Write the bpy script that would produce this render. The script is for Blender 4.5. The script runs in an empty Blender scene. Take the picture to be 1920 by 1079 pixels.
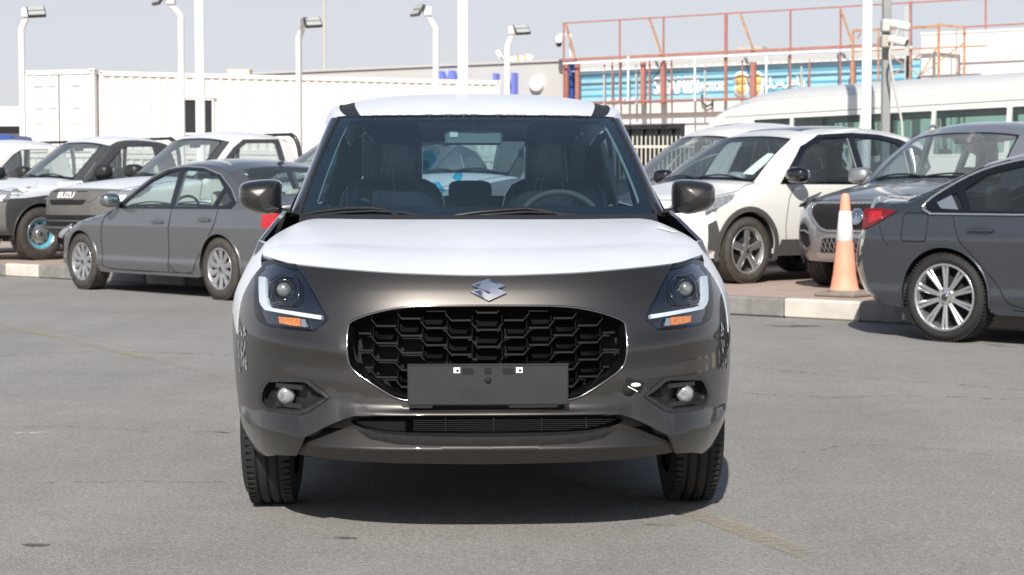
import bpy, math, random
from mathutils import Vector, Matrix, geometry
random.seed(7)
C = bpy.context.scene.collection
SC = bpy.context.scene
PI = math.pi
# ------------------------------------------------------------------ camera
CAMH, FPX, CX, CY, HOR = 1.076, 3200.0, 960.0, 539.5, 368.0
PITCH = math.atan((CY - HOR) / FPX)
cd = bpy.data.cameras.new('camera')
cam = bpy.data.objects.new('camera', cd); C.objects.link(cam)
cam.location = (0, 0, CAMH)
cam.rotation_euler = (PI/2 - PITCH, 0, 0)
cd.sensor_width = 36; cd.lens = FPX/1920*36
cd.clip_start = 0.1; cd.clip_end = 5000
cd.dof.use_dof = True; cd.dof.focus_distance = 5.4; cd.dof.aperture_fstop = 9
SC.camera = cam
# ------------------------------------------------------------------ sky, sun
SUN_EL, SUN_AZ = math.radians(36.5), math.radians(7)
w = bpy.data.worlds.new('World'); SC.world = w; w.use_nodes = True
nt = w.node_tree; nt.nodes.clear()
sky = nt.nodes.new('ShaderNodeTexSky'); sky.sky_type = 'NISHITA'; sky.sun_disc = False
sky.sun_elevation = SUN_EL; sky.sun_rotation = PI + SUN_AZ
sky.dust_density = 1.0; sky.air_density = 1.0; sky.ozone_density = 2.0
hs = nt.nodes.new('ShaderNodeHueSaturation'); hs.inputs['Saturation'].default_value = 0.85
bgn = nt.nodes.new('ShaderNodeBackground'); bgn.inputs['Strength'].default_value = 0.088
wo = nt.nodes.new('ShaderNodeOutputWorld')
hz = nt.nodes.new('ShaderNodeMix'); hz.data_type = 'RGBA'; tcw = nt.nodes.new('ShaderNodeTexCoord'); sxw = nt.nodes.new('ShaderNodeSeparateXYZ'); nt.links.new(tcw.outputs['Generated'], sxw.inputs[0])
mrw = nt.nodes.new('ShaderNodeMapRange'); mrw.interpolation_type = 'SMOOTHSTEP'; mrw.inputs[1].default_value = .0; mrw.inputs[2].default_value = .55; mrw.inputs[3].default_value = .85; mrw.inputs[4].default_value = .0
nt.links.new(sxw.outputs[2], mrw.inputs[0]); nt.links.new(mrw.outputs[0], hz.inputs[0])       # pale dusty air low in the sky
hz.inputs[7].default_value = (6.6, 6.55, 7.05, 1)
nt.links.new(sky.outputs[0], hs.inputs['Color']); nt.links.new(hs.outputs[0], hz.inputs[6]); nt.links.new(hz.outputs[2], bgn.inputs['Color'])
nt.links.new(bgn.outputs[0], wo.inputs[0])
sl = bpy.data.lights.new('sun', 'SUN'); sl.energy = 4.4; sl.angle = math.radians(0.53); sl.color = (1, .95, .87)
so = bpy.data.objects.new('sun', sl); C.objects.link(so)
sd = Vector((-math.sin(SUN_AZ)*math.cos(SUN_EL), -math.cos(SUN_AZ)*math.cos(SUN_EL), math.sin(SUN_EL)))
so.rotation_euler = sd.to_track_quat('Z', 'Y').to_euler()
SC.view_settings.view_transform = 'Standard'; SC.view_settings.look = 'None'
SC.view_settings.exposure = 0.35; SC.view_settings.gamma = 1
SC.cycles.max_bounces = 10; SC.cycles.transparent_max_bounces = 24
SC.cycles.caustics_reflective = False; SC.cycles.caustics_refractive = False

# ------------------------------------------------------------------ pixel helpers (photo is 1920 wide)
_r = Vector((1, 0, 0)); _u = Vector((0, math.sin(PITCH), math.cos(PITCH))); _f = Vector((0, math.cos(PITCH), -math.sin(PITCH)))
def ray(px, py): return _f + _r*((px-CX)/FPX) + _u*((CY-py)/FPX)
def at(px, py, Y):
    d = ray(px, py); return Vector((0, 0, CAMH)) + d*(Y/d.y)
def gnd(px, py, z=0.0):
    d = ray(px, py); return Vector((0, 0, CAMH)) + d*((z-CAMH)/d.z)

# ------------------------------------------------------------------ materials
MATS = {}
def mat(name, col, rough=.5, metal=0., coat=0., noise=0., nscale=20., bump=0., bscale=200., spec=.5, coatr=.03, emit=None, detail=4., dust=0.):
    m = bpy.data.materials.new(name); m.use_nodes = True; MATS[name] = m
    t = m.node_tree; b = t.nodes['Principled BSDF']
    b.inputs['Base Color'].default_value = (*col, 1); b.inputs['Roughness'].default_value = rough
    b.inputs['Metallic'].default_value = metal; b.inputs['Coat Weight'].default_value = coat
    b.inputs['Coat Roughness'].default_value = coatr; b.inputs['Specular IOR Level'].default_value = spec
    tc = t.nodes.new('ShaderNodeTexCoord')
    if noise:
        n = t.nodes.new('ShaderNodeTexNoise'); n.inputs['Scale'].default_value = nscale; n.inputs['Detail'].default_value = detail
        t.links.new(tc.outputs['Object'], n.inputs['Vector'])
        r = t.nodes.new('ShaderNodeMapRange'); r.inputs['From Min'].default_value = .3; r.inputs['From Max'].default_value = .7
        r.inputs['To Min'].default_value = 1-noise; r.inputs['To Max'].default_value = 1+noise
        t.links.new(n.outputs['Fac'], r.inputs['Value'])
        x = t.nodes.new('ShaderNodeMix'); x.data_type = 'RGBA'; x.blend_type = 'MULTIPLY'; x.inputs[0].default_value = 1
        x.inputs[6].default_value = (*col, 1); t.links.new(r.outputs[0], x.inputs[7]); t.links.new(x.outputs[2], b.inputs['Base Color'])
        last = x.outputs[2]
    if dust:
        n2 = t.nodes.new('ShaderNodeTexNoise'); n2.inputs['Scale'].default_value = 3.5; n2.inputs['Detail'].default_value = 7
        t.links.new(tc.outputs['Object'], n2.inputs['Vector'])
        r2 = t.nodes.new('ShaderNodeMapRange'); r2.inputs['From Min'].default_value = .35; r2.inputs['From Max'].default_value = .75
        r2.inputs['To Min'].default_value = dust*.4; r2.inputs['To Max'].default_value = dust
        t.links.new(n2.outputs['Fac'], r2.inputs['Value'])
        x2 = t.nodes.new('ShaderNodeMix'); x2.data_type = 'RGBA'
        t.links.new(r2.outputs[0], x2.inputs[0])
        if noise: t.links.new(last, x2.inputs[6])
        else: x2.inputs[6].default_value = (*col, 1)
        x2.inputs[7].default_value = (.42, .37, .31, 1); t.links.new(x2.outputs[2], b.inputs['Base Color'])
        r3 = t.nodes.new('ShaderNodeMath'); r3.operation = 'ADD'; r3.inputs[1].default_value = rough
        t.links.new(r2.outputs[0], r3.inputs[0]); t.links.new(r3.outputs[0], b.inputs['Roughness'])
    if bump:
        n = t.nodes.new('ShaderNodeTexNoise'); n.inputs['Scale'].default_value = bscale; n.inputs['Detail'].default_value = 3
        t.links.new(tc.outputs['Object'], n.inputs['Vector'])
        bp = t.nodes.new('ShaderNodeBump'); bp.inputs['Strength'].default_value = bump; bp.inputs['Distance'].default_value = .002
        t.links.new(n.outputs['Fac'], bp.inputs['Height']); t.links.new(bp.outputs[0], b.inputs['Normal'])
    if emit: b.inputs['Emission Color'].default_value = (*emit[:3], 1); b.inputs['Emission Strength'].default_value = emit[3]
    return m
def glass(name, tint, gloss=1.0, rough=.0, ior=1.5, haze=0.0, hcol=(.55, .6, .62)):
    m = bpy.data.materials.new(name); m.use_nodes = True; MATS[name] = m
    t = m.node_tree; t.nodes.clear()
    o = t.nodes.new('ShaderNodeOutputMaterial'); tr = t.nodes.new('ShaderNodeBsdfTransparent'); tr.inputs[0].default_value = (*tint, 1)
    g = t.nodes.new('ShaderNodeBsdfGlossy'); g.inputs['Roughness'].default_value = rough; g.inputs[0].default_value = (gloss, gloss, gloss, 1)
    f = t.nodes.new('ShaderNodeFresnel'); ge = t.nodes.new('ShaderNodeNewGeometry'); ma = t.nodes.new('ShaderNodeMath'); ma.operation = 'MULTIPLY_ADD'
    ma.inputs[1].default_value = 1/ior-ior; ma.inputs[2].default_value = ior; t.links.new(ge.outputs['Backfacing'], ma.inputs[0]); t.links.new(ma.outputs[0], f.inputs[0])
    mx = t.nodes.new('ShaderNodeMixShader')
    t.links.new(f.outputs[0], mx.inputs[0]); t.links.new(tr.outputs[0], mx.inputs[1]); t.links.new(g.outputs[0], mx.inputs[2])
    last = mx
    if haze:
        df = t.nodes.new('ShaderNodeBsdfDiffuse'); df.inputs[0].default_value = (*hcol, 1)
        tc = t.nodes.new('ShaderNodeTexCoord'); n = t.nodes.new('ShaderNodeTexNoise'); n.inputs['Scale'].default_value = 2.5; n.inputs['Detail'].default_value = 6
        t.links.new(tc.outputs['Object'], n.inputs['Vector'])
        r = t.nodes.new('ShaderNodeMapRange'); r.inputs['To Min'].default_value = haze*.35; r.inputs['To Max'].default_value = haze*1.5
        t.links.new(n.outputs['Fac'], r.inputs['Value'])
        m2 = t.nodes.new('ShaderNodeMixShader'); t.links.new(r.outputs[0], m2.inputs[0]); t.links.new(mx.outputs[0], m2.inputs[1]); t.links.new(df.outputs[0], m2.inputs[2]); last = m2
    t.links.new(last.outputs[0], o.inputs[0]); return m

mat('gunmetal', (.047, .0435, .040), rough=.37, metal=.7, coat=1., noise=.22, nscale=900, coatr=.05)
mat('gunmetal_dark', (.028, .025, .023), rough=.45, metal=.4, coat=.5, noise=.2, nscale=700)
mat('grey_metallic', (.205, .212, .225), rough=.25, metal=.7, coat=1., noise=.1, nscale=600, dust=.06)
mat('charcoal', (.055, .057, .062), rough=.4, metal=.3, coat=.7, dust=.08)
mat('slate_metallic', (.072, .080, .092), rough=.28, metal=.6, coat=1., noise=.15, nscale=600)
mat('silver_metallic', (.34, .355, .38), rough=.33, metal=.65, coat=1., noise=.1, nscale=600, dust=.14)
mat('film_white', (.66, .685, .73), rough=.38, coat=.3, noise=.03, nscale=5, bump=.5, bscale=7, coatr=.15)
mat('paint_white', (.75, .745, .72), rough=.3, coat=.8, dust=.14)
mat('pearl_white', (.74, .73, .70), rough=.25, coat=.9)
mat('blackplastic', (.022, .022, .023), rough=.42, noise=.2, nscale=60)
mat('greyplastic', (.06, .06, .062), rough=.6, noise=.15, nscale=80, bump=.2, bscale=600, dust=.06)
mat('dustyplastic', (.085, .085, .083), rough=.6, noise=.15, nscale=30, dust=.12)
mat('gloss_black', (.005, .005, .006), rough=.10, coat=1.)
mat('dark', (.006, .006, .007), rough=.8)
mat('under', (.012, .012, .013), rough=.9)
mat('frit', (.010, .011, .016), rough=.12, coat=.6)
mat('rubber', (.018, .0175, .017), rough=.75, noise=.25, nscale=40, bump=.3, bscale=300)
mat('tyre_dusty', (.055, .048, .043), rough=.8, noise=.3, nscale=12, bump=.3, bscale=200)
mat('chrome', (.75, .76, .78), rough=.08, metal=1.)
mat('smoked_chrome', (.25, .24, .23), rough=.12, metal=1., coat=.5)
mat('alloy', (.62, .62, .62), rough=.25, metal=.85, noise=.05, nscale=30)
mat('alloy_dark', (.10, .10, .105), rough=.35, metal=.7)
mat('steel_brown', (.20, .15, .12), rough=.45, metal=.6)
mat('navytrim', (.012, .014, .022), rough=.55)
mat('pillar_navy', (.035, .042, .06), rough=.3, metal=.4, coat=1.)
mat('seatcloth', (.018, .020, .026), rough=.7, noise=.2, nscale=40)
mat('seatwrap', (.020, .026, .038), rough=.22, coat=.8, noise=.3, nscale=6, bump=1., bscale=14)
mat('beige', (.45, .42, .36), rough=.6)
mat('liner', (.52, .52, .50), rough=.8)
mat('bluefilm', (.06, .42, .62), rough=.3, coat=.4)
mat('greygreen', (.22, .26, .25), rough=.5)
mat('led_white', (.68, .73, .79), rough=.25, coat=1.)
mat('lens_clear', (.36, .375, .39), rough=.12, metal=.4, coat=1., noise=.4, nscale=60)
mat('amber', (.65, .20, .04), rough=.2, coat=1., noise=.35, nscale=120)
mat('red_lens', (.45, .015, .02), rough=.15, coat=1., noise=.25, nscale=18)
mat('red_dark', (.16, .01, .012), rough=.15, coat=1.)
mat('lamp_black', (.012, .014, .022), rough=.15, coat=1., metal=.3)
mat('mirrorglass', (.55, .6, .58), rough=.04, metal=1.)
mat('paper', (.8, .79, .75), rough=.7)
mat('plate_grey', (.024, .025, .026), rough=.42, noise=.08, nscale=14)
mat('bluewrap', (.10, .38, .50), rough=.4, noise=.3, nscale=25)
glass('screen_glass', (.53, .67, .72), ior=1.5, haze=.045, hcol=(.22, .36, .5))  # blue haze colour paints the sky's reflection into the windscreen
glass('car_glass', (.80, .90, .90), ior=1.5, haze=.05)
glass('tint_glass', (.30, .35, .38), ior=1.5, haze=.04)
glass('haze_glass', (.84, .89, .89), ior=1.5, haze=.16)
glass('bluebag', (.10, .62, .88), ior=1.3)
glass('lamp_cover', (.93, .95, .97), ior=1.45)
glass('green_glass', (.42, .60, .56), ior=1.5, haze=.05)

# ------------------------------------------------------------------ mesh builder
class MB:
    def __init__(s): s.v = []; s.f = []; s.n = []; s.sm = []; s.mi = []
    def add(s, vs, fs, normals=None, smooth=True, mi=0):
        o = len(s.v); s.v += [Vector(p) for p in vs]
        s.n += list(normals) if normals else [None]*len(vs)
        for f in fs:
            s.f.append([i+o for i in f]); s.sm.append(smooth); s.mi.append(mi)
        return s
    def xf(s, M):
        R = M.to_3x3().inverted().transposed(); fl = M.to_3x3().determinant() < 0
        s.v = [M @ p for p in s.v]; s.n = [(R @ n).normalized() if n is not None else None for n in s.n]
        if fl: s.f = [f[::-1] for f in s.f]
        return s
    def join(s, o):
        k = len(s.v); s.v += o.v; s.n += o.n; s.f += [[i+k for i in f] for f in o.f]; s.sm += o.sm; s.mi += o.mi; return s
    def mesh(s, name, mats):
        me = bpy.data.meshes.new(name)
        me.from_pydata([tuple(p) for p in s.v], [], s.f)
        me.polygons.foreach_set('use_smooth', s.sm); me.polygons.foreach_set('material_index', s.mi)
        for m in (mats if isinstance(mats, (list, tuple)) else [mats]): me.materials.append(MATS[m] if isinstance(m, str) else m)
        me.update()
        if any(n is not None for n in s.n):
            ln = []
            for p in me.polygons:
                for li in p.loop_indices:
                    n = s.n[me.loops[li].vertex_index]
                    if n is None: n = p.normal if not p.use_smooth else Vector((0, 0, 0))
                    ln.append(tuple(n))
            me.normals_split_custom_set(ln)
        return me
    def build(s, name, mats, parent=None, loc=None, rot=None):
        o = bpy.data.objects.new(name, s.mesh(name, mats)); C.objects.link(o)
        if parent: o.parent = parent
        if loc: o.location = loc
        if rot: o.rotation_euler = rot
        return o
def tag(o, label=None, cat=None, group=None, kind=None):
    if label: o['label'] = label
    if cat: o['category'] = cat
    if group: o['group'] = group
    if kind: o['kind'] = kind
    return o
def empty(name, loc=(0, 0, 0), rz=0., parent=None):
    o = bpy.data.objects.new(name, None); C.objects.link(o); o.location = loc; o.rotation_euler = (0, 0, rz)
    o.empty_display_size = .2
    if parent: o.parent = parent
    return o
def copy_tree(o, parent=None):
    c = o.copy(); C.objects.link(c)
    if parent: c.parent = parent
    for ch in list(o.children): copy_tree(ch, c)
    return c

def box(mb, c, s, R=None, bev=0., mi=0):
    """box centre c, full size s, chamfered edges by bev"""
    hx, hy, hz = s[0]/2, s[1]/2, s[2]/2
    if bev <= 0:
        vs = [Vector((x*hx, y*hy, z*hz)) for x in (-1, 1) for y in (-1, 1) for z in (-1, 1)]
        fs = [(0, 1, 3, 2), (4, 6, 7, 5), (0, 4, 5, 1), (2, 3, 7, 6), (0, 2, 6, 4), (1, 5, 7, 3)]
    else:
        b = min(bev, hx*.9, hy*.9, hz*.9); vs = []; idx = {}
        for x in (-1, 1):
            for y in (-1, 1):
                for z in (-1, 1):
                    for a in range(3):
                        p = [x*(hx-b), y*(hy-b), z*(hz-b)]; p[a] = (x*hx, y*hy, z*hz)[a]
                        idx[(x, y, z, a)] = len(vs); vs.append(Vector(p))
        fs = []
        for a in range(3):
            b1, b2 = (a+1) % 3, (a+2) % 3
            for sg in (-1, 1):
                q = []
                for (p1, p2) in ((-1, -1), (1, -1), (1, 1), (-1, 1)):
                    k = [0, 0, 0]; k[a] = sg; k[b1] = p1; k[b2] = p2; q.append(idx[(*k, a)])
                fs.append(q if sg > 0 else q[::-1])
        for a in range(3):
            b1, b2 = (a+1) % 3, (a+2) % 3
            for p1 in (-1, 1):
                for p2 in (-1, 1):
                    k0 = [0, 0, 0]; k0[b1] = p1; k0[b2] = p2; k0[a] = -1; k1 = list(k0); k1[a] = 1
                    q = [idx[(*k0, b1)], idx[(*k1, b1)], idx[(*k1, b2)], idx[(*k0, b2)]]
                    n = (vs[q[1]]-vs[q[0]]).cross(vs[q[2]]-vs[q[1]])
                    fs.append(q if n.dot(sum((vs[i] for i in q), Vector())) > 0 else q[::-1])
        for x in (-1, 1):
            for y in (-1, 1):
                for z in (-1, 1):
                    q = [idx[(x, y, z, 0)], idx[(x, y, z, 1)], idx[(x, y, z, 2)]]
                    fs.append(q if x*y*z > 0 else q[::-1])
    if R is not None: vs = [R @ p for p in vs]
    c = Vector(c); return mb.add([p+c for p in vs], fs, smooth=False, mi=mi)
def beam(mb, a, b, w, h=None, mi=0, bev=0.):
    a, b = Vector(a), Vector(b); d = b-a; h = h or w
    q = d.to_track_quat('Z', 'X' if abs(d.normalized().z) > .99 else 'Y').to_matrix()
    if abs(d.normalized().z) <= .99:
        z = d.normalized(); x = z.cross(Vector((0, 0, 1))).normalized(); y = x.cross(z)*-1
        q = Matrix((x, -y, z)).transposed()
        if q.determinant() < 0: q = Matrix((x, y, z)).transposed()
    return box(mb, (a+b)/2, (w, h, d.length), q, bev, mi)
def tube(mb, pts, r, n=8, closed=False, cap=True, mi=0):
    pts = [Vector(p) for p in pts]; N = len(pts); rs = r if isinstance(r, (list, tuple)) else [r]*N
    vs = []; up = None
    for i, p in enumerate(pts):
        if closed: d = pts[(i+1) % N]-pts[i-1]
        else: d = pts[min(i+1, N-1)]-pts[max(i-1, 0)]
        d = d.normalized() if d.length > 1e-9 else Vector((0, 0, 1))
        if up is None: up = Vector((0, 0, 1)) if abs(d.z) < .9 else Vector((1, 0, 0))
        x = d.cross(up)
        if x.length < 1e-4: x = d.orthogonal()
        x.normalize(); y = x.cross(d).normalized(); up = y
        for k in range(n):
            a = 2*PI*k/n; vs.append(p + x*math.cos(a)*rs[i] + y*math.sin(a)*rs[i])
    fs = []
    for i in range(N if closed else N-1):
        j = (i+1) % N
        for k in range(n): l = (k+1) % n; fs.append((i*n+k, j*n+k, j*n+l, i*n+l))
    mb.add(vs, fs, smooth=n > 4, mi=mi)
    if cap and not closed:
        mb.add(vs[:n], [tuple(range(n))], smooth=False, mi=mi); mb.add(vs[-n:], [tuple(range(n))[::-1]], smooth=False, mi=mi)
    return mb
def lathe(mb, prof, n=48, M=None, mi=0, smooth=True):
    """profile of (radius, height) turned about +X (height along X)"""
    vs = []; fs = []; P = len(prof)
    for k in range(n):
        a = 2*PI*k/n
        for (r, h) in prof: vs.append(Vector((h, r*math.cos(a), r*math.sin(a))))
    for k in range(n):
        l = (k+1) % n
        for i in range(P-1): fs.append((k*P+i, k*P+i+1, l*P+i+1, l*P+i))
    if M is not None: vs = [M @ p for p in vs]
    return mb.add(vs, fs, smooth=smooth, mi=mi)
def lathe_z(mb, prof, n=32, c=(0, 0, 0), mi=0, smooth=True):
    return lathe(mb, prof, n, Matrix.Translation(Vector(c)) @ Matrix.Rotation(-PI/2, 4, 'Y'), mi, smooth)
def blob(mb, c, r, n=16, m=10, p=1., R=None, mi=0):
    """superellipsoid, p<1 boxy"""
    vs = []; fs = []
    def sp(x): return math.copysign(abs(x)**p, x)
    for i in range(m+1):
        ph = -PI/2 + PI*i/m
        for k in range(n):
            th = 2*PI*k/n
            vs.append(Vector((sp(math.cos(ph))*sp(math.cos(th))*r[0], sp(math.cos(ph))*sp(math.sin(th))*r[1], sp(math.sin(ph))*r[2])))
    for i in range(m):
        for k in range(n):
            l = (k+1) % n; fs.append((i*n+k, i*n+l, (i+1)*n+l, (i+1)*n+k))
    if R is not None: vs = [R @ q for q in vs]
    c = Vector(c); return mb.add([q+c for q in vs], fs, mi=mi)

def cr(pts, n=6, closed=False):
    """Catmull-Rom through points of any dimension"""
    P = [tuple(p) for p in pts]; N = len(P); out = []
    for i in range(N if closed else N-1):
        p0 = P[(i-1) % N] if closed or i > 0 else tuple(2*a-b for a, b in zip(P[0], P[1]))
        p1 = P[i]; p2 = P[(i+1) % N]
        p3 = P[(i+2) % N] if closed or i+2 < N else tuple(2*a-b for a, b in zip(P[-1], P[-2]))
        for k in range(n):
            t = k/n
            out.append(tuple(.5*(2*b+(c-a)*t+(2*a-5*b+4*c-d)*t*t+(3*b-a-3*c+d)*t**3) for a, b, c, d in zip(p0, p1, p2, p3)))
    if not closed: out.append(P[-1])
    return out
def resample(pts, n):
    """n+1 points evenly along the polyline"""
    P = [Vector(p) for p in pts]; L = [0.]
    for a, b in zip(P, P[1:]): L.append(L[-1]+(b-a).length)
    out = []; j = 0
    for k in range(n+1):
        s = L[-1]*k/n
        while j < len(P)-2 and L[j+1] < s: j += 1
        t = (s-L[j])/max(L[j+1]-L[j], 1e-9); out.append(P[j].lerp(P[j+1], min(max(t, 0), 1)))
    return out
def interp(x, tab):
    if x <= tab[0][0]: return tab[0][1]
    for (a, b), (c, d) in zip(tab, tab[1:]):
        if x <= c:
            t = (x-a)/(c-a); return b+(d-b)*t
    return tab[-1][1]
def sinterp(tab):
    """smooth (Catmull) table lookup, returns function"""
    P = cr(tab, 8); return lambda x: interp(x, P)
def densify(poly, res, closed=True):
    out = []; N = len(poly)
    for i in range(N if closed else N-1):
        a, b = poly[i], poly[(i+1) % N]; L = math.hypot(a[0]-b[0], a[1]-b[1]); n = max(1, int(math.ceil(L/res)))
        for k in range(n): t = k/n; out.append((a[0]+(b[0]-a[0])*t, a[1]+(b[1]-a[1])*t))
    if not closed: out.append(tuple(poly[-1]))
    return out
def pin(p, poly):
    x, y = p; c = False; j = len(poly)-1
    for i in range(len(poly)):
        xi, yi = poly[i]; xj, yj = poly[j]
        if (yi > y) != (yj > y) and x < (xj-xi)*(y-yi)/(yj-yi)+xi: c = not c
        j = i
    return c
def normal_at(fn, a, b, ref, e=1e-3):
    p = Vector(fn(a, b)); du = Vector(fn(a+e, b))-Vector(fn(a-e, b)); dv = Vector(fn(a, b+e))-Vector(fn(a, b-e))
    n = du.cross(dv)
    if n.length < 1e-12: return Vector(ref)
    n.normalize(); return n if n.dot(Vector(ref)) > 0 else -n
def panel(mb, poly, fn, ref, holes=(), res=.03, thick=0., lines=(), mi=0, norm=True, close=False, res_b=None):
    """a polygon in 2-D parameters filled with a fine mesh and laid on the surface fn(a,b); ref = outward direction"""
    rb = res_b or res
    P = densify(poly, rb); H = [densify(h, rb) for h in holes]; Ls = [densify(l, rb, False) for l in lines]
    vs = [Vector(p) for p in P]; es = [(i, (i+1) % len(P)) for i in range(len(P))]
    for h in H:
        o = len(vs); vs += [Vector(p) for p in h]; es += [(o+i, o+(i+1) % len(h)) for i in range(len(h))]
    for l in Ls:
        o = len(vs); vs += [Vector(p) for p in l]; es += [(o+i, o+i+1) for i in range(len(l)-1)]
    x0 = min(p[0] for p in P); x1 = max(p[0] for p in P); y0 = min(p[1] for p in P); y1 = max(p[1] for p in P)
    nb = len(vs); bp = [tuple(v) for v in vs]
    cell = {}
    for q in bp: cell.setdefault((int(q[0]//res), int(q[1]//res)), []).append(q)
    gx = int((x1-x0)/res)+1; gy = int((y1-y0)/res)+1
    for i in range(1, gx+1):
        for j in range(1, gy+1):
            q = (x0+i*res, y0+j*res)
            if not pin(q, P) or any(pin(q, h) for h in H): continue
            ci, cj = int(q[0]//res), int(q[1]//res); near = False
            for di in (-1, 0, 1):
                for dj in (-1, 0, 1):
                    for r_ in cell.get((ci+di, cj+dj), ()):
                        if (r_[0]-q[0])**2+(r_[1]-q[1])**2 < (res*.45)**2: near = True
            if not near: vs.append(Vector(q))
    r = geometry.delaunay_2d_cdt(vs, es, [], 0, 1e-6, False)
    V, F = r[0], r[2]; fs = []
    for f in F:
        c = ((V[f[0]].x+V[f[1]].x+V[f[2]].x)/3, (V[f[0]].y+V[f[1]].y+V[f[2]].y)/3)
        if pin(c, P) and not any(pin(c, h) for h in H): fs.append(list(f))
    pts = [Vector(fn(v.x, v.y)) for v in V]
    ref = Vector(ref) if not callable(ref) else ref
    nr = [normal_at(fn, v.x, v.y, ref if not callable(ref) else ref(p)) for v, p in zip(V, pts)]
    out = []
    for f in fs:
        n = (pts[f[1]]-pts[f[0]]).cross(pts[f[2]]-pts[f[0]])
        if n.dot(nr[f[0]]+nr[f[1]]+nr[f[2]]) < 0: f = f[::-1]
        out.append(f)
    mb.add(pts, out, nr if norm else None, True, mi)
    if thick:
        for loop in [P]+H:
            Q = [Vector(fn(*q)) for q in loop]
            N = [normal_at(fn, q[0], q[1], ref if not callable(ref) else ref(p)) for q, p in zip(loop, Q)]
            B = [q-n*thick for q, n in zip(Q, N)]; k = len(Q)
            mb.add(Q+B, [(i, (i+1) % k, k+(i+1) % k, k+i) for i in range(k)], smooth=False, mi=mi)
    if close:
        mb.add([p-n*thick for p, n in zip(pts, nr)], [f[::-1] for f in out], smooth=False, mi=mi)
    return mb
def gridsurf(mb, fn, u0, u1, nu, v0, v1, nv, ref, mi=0, norm=True):
    vs = []; nr = []
    for i in range(nu+1):
        for j in range(nv+1):
            u = u0+(u1-u0)*i/nu; v = v0+(v1-v0)*j/nv; p = Vector(fn(u, v)); vs.append(p)
            if norm: nr.append(normal_at(fn, u, v, ref(p) if callable(ref) else ref))
    fs = []
    for i in range(nu):
        for j in range(nv):
            f = [i*(nv+1)+j, (i+1)*(nv+1)+j, (i+1)*(nv+1)+j+1, i*(nv+1)+j+1]
            n = (vs[f[2]]-vs[f[0]]).cross(vs[f[3]]-vs[f[1]])
            if norm:
                if n.dot(nr[f[0]]+nr[f[2]]) < 0: f = f[::-1]
            elif n.dot(Vector(ref(vs[f[0]]) if callable(ref) else ref)) < 0: f = f[::-1]
            fs.append(f)
    return mb.add(vs, fs, nr if norm else None, True, mi)
def ribbon(mb, A, B, mi=0, smooth=True):
    n = len(A); return mb.add(list(A)+list(B), [(i, i+1, n+i+1, n+i) for i in range(n-1)], smooth=smooth, mi=mi)
def rrect(x0, x1, y0, y1, r, n=5):
    out = []
    for cx_, cy_, a0 in ((x1-r, y1-r, 0), (x0+r, y1-r, 90), (x0+r, y0+r, 180), (x1-r, y0+r, 270)):
        for k in range(n+1):
            a = math.radians(a0+90*k/n); out.append((cx_+r*math.cos(a), cy_+r*math.sin(a)))
    return out
def circ(cx_, cy_, r, n=24, a0=0, a1=360):
    k = n if a1-a0 >= 360 else n+1
    return [(cx_+r*math.cos(math.radians(a0+(a1-a0)*i/n)), cy_+r*math.sin(math.radians(a0+(a1-a0)*i/n))) for i in range(k)]
def prism(mb, poly, depth, M, mi=0):
    """2-D polygon in local XZ, extruded along +Y by depth, placed with M"""
    tri = geometry.tessellate_polygon([[Vector((p[0], p[1], 0)) for p in poly]])
    n = len(poly); A = [M @ Vector((p[0], 0, p[1])) for p in poly]; B = [M @ Vector((p[0], depth, p[1])) for p in poly]
    ar = sum(poly[i][0]*poly[(i+1) % n][1]-poly[(i+1) % n][0]*poly[i][1] for i in range(n))
    fr = M.to_3x3() @ Vector((0, -1, 0))
    def orient(ff, vs, d):
        o = []
        for f in ff:
            nn = (vs[f[1]]-vs[f[0]]).cross(vs[f[2]]-vs[f[0]]); o.append(f if nn.dot(d) > 0 else f[::-1])
        return o
    mb.add(A, orient([list(t) for t in tri], A, fr), smooth=False, mi=mi)
    mb.add(B, orient([list(t) for t in tri], B, -fr), smooth=False, mi=mi)
    q = [(i, (i+1) % n, n+(i+1) % n, n+i) for i in range(n)]
    if ar < 0: q = [f[::-1] for f in q]
    return mb.add(A+B, q, smooth=False, mi=mi)
def text_mb(body, size, depth=.01, bold=0.0, sx=1.):
    """letters as a mesh in local XZ plane, centred, front towards -Y"""
    cu = bpy.data.curves.new('lettering', 'FONT'); cu.body = body; cu.size = size; cu.extrude = depth; cu.offset = bold
    cu.align_x = 'CENTER'; cu.align_y = 'CENTER'
    o = bpy.data.objects.new('lettering', cu); C.objects.link(o)
    dg = bpy.context.evaluated_depsgraph_get(); me = bpy.data.meshes.new_from_object(o.evaluated_get(dg))
    mb = MB(); mb.add([Vector((v.co.x*sx, -v.co.z, v.co.y)) for v in me.vertices], [list(p.vertices) for p in me.polygons], smooth=False)
    bpy.data.objects.remove(o); bpy.data.meshes.remove(me); bpy.data.curves.remove(cu)
    return mb
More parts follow.
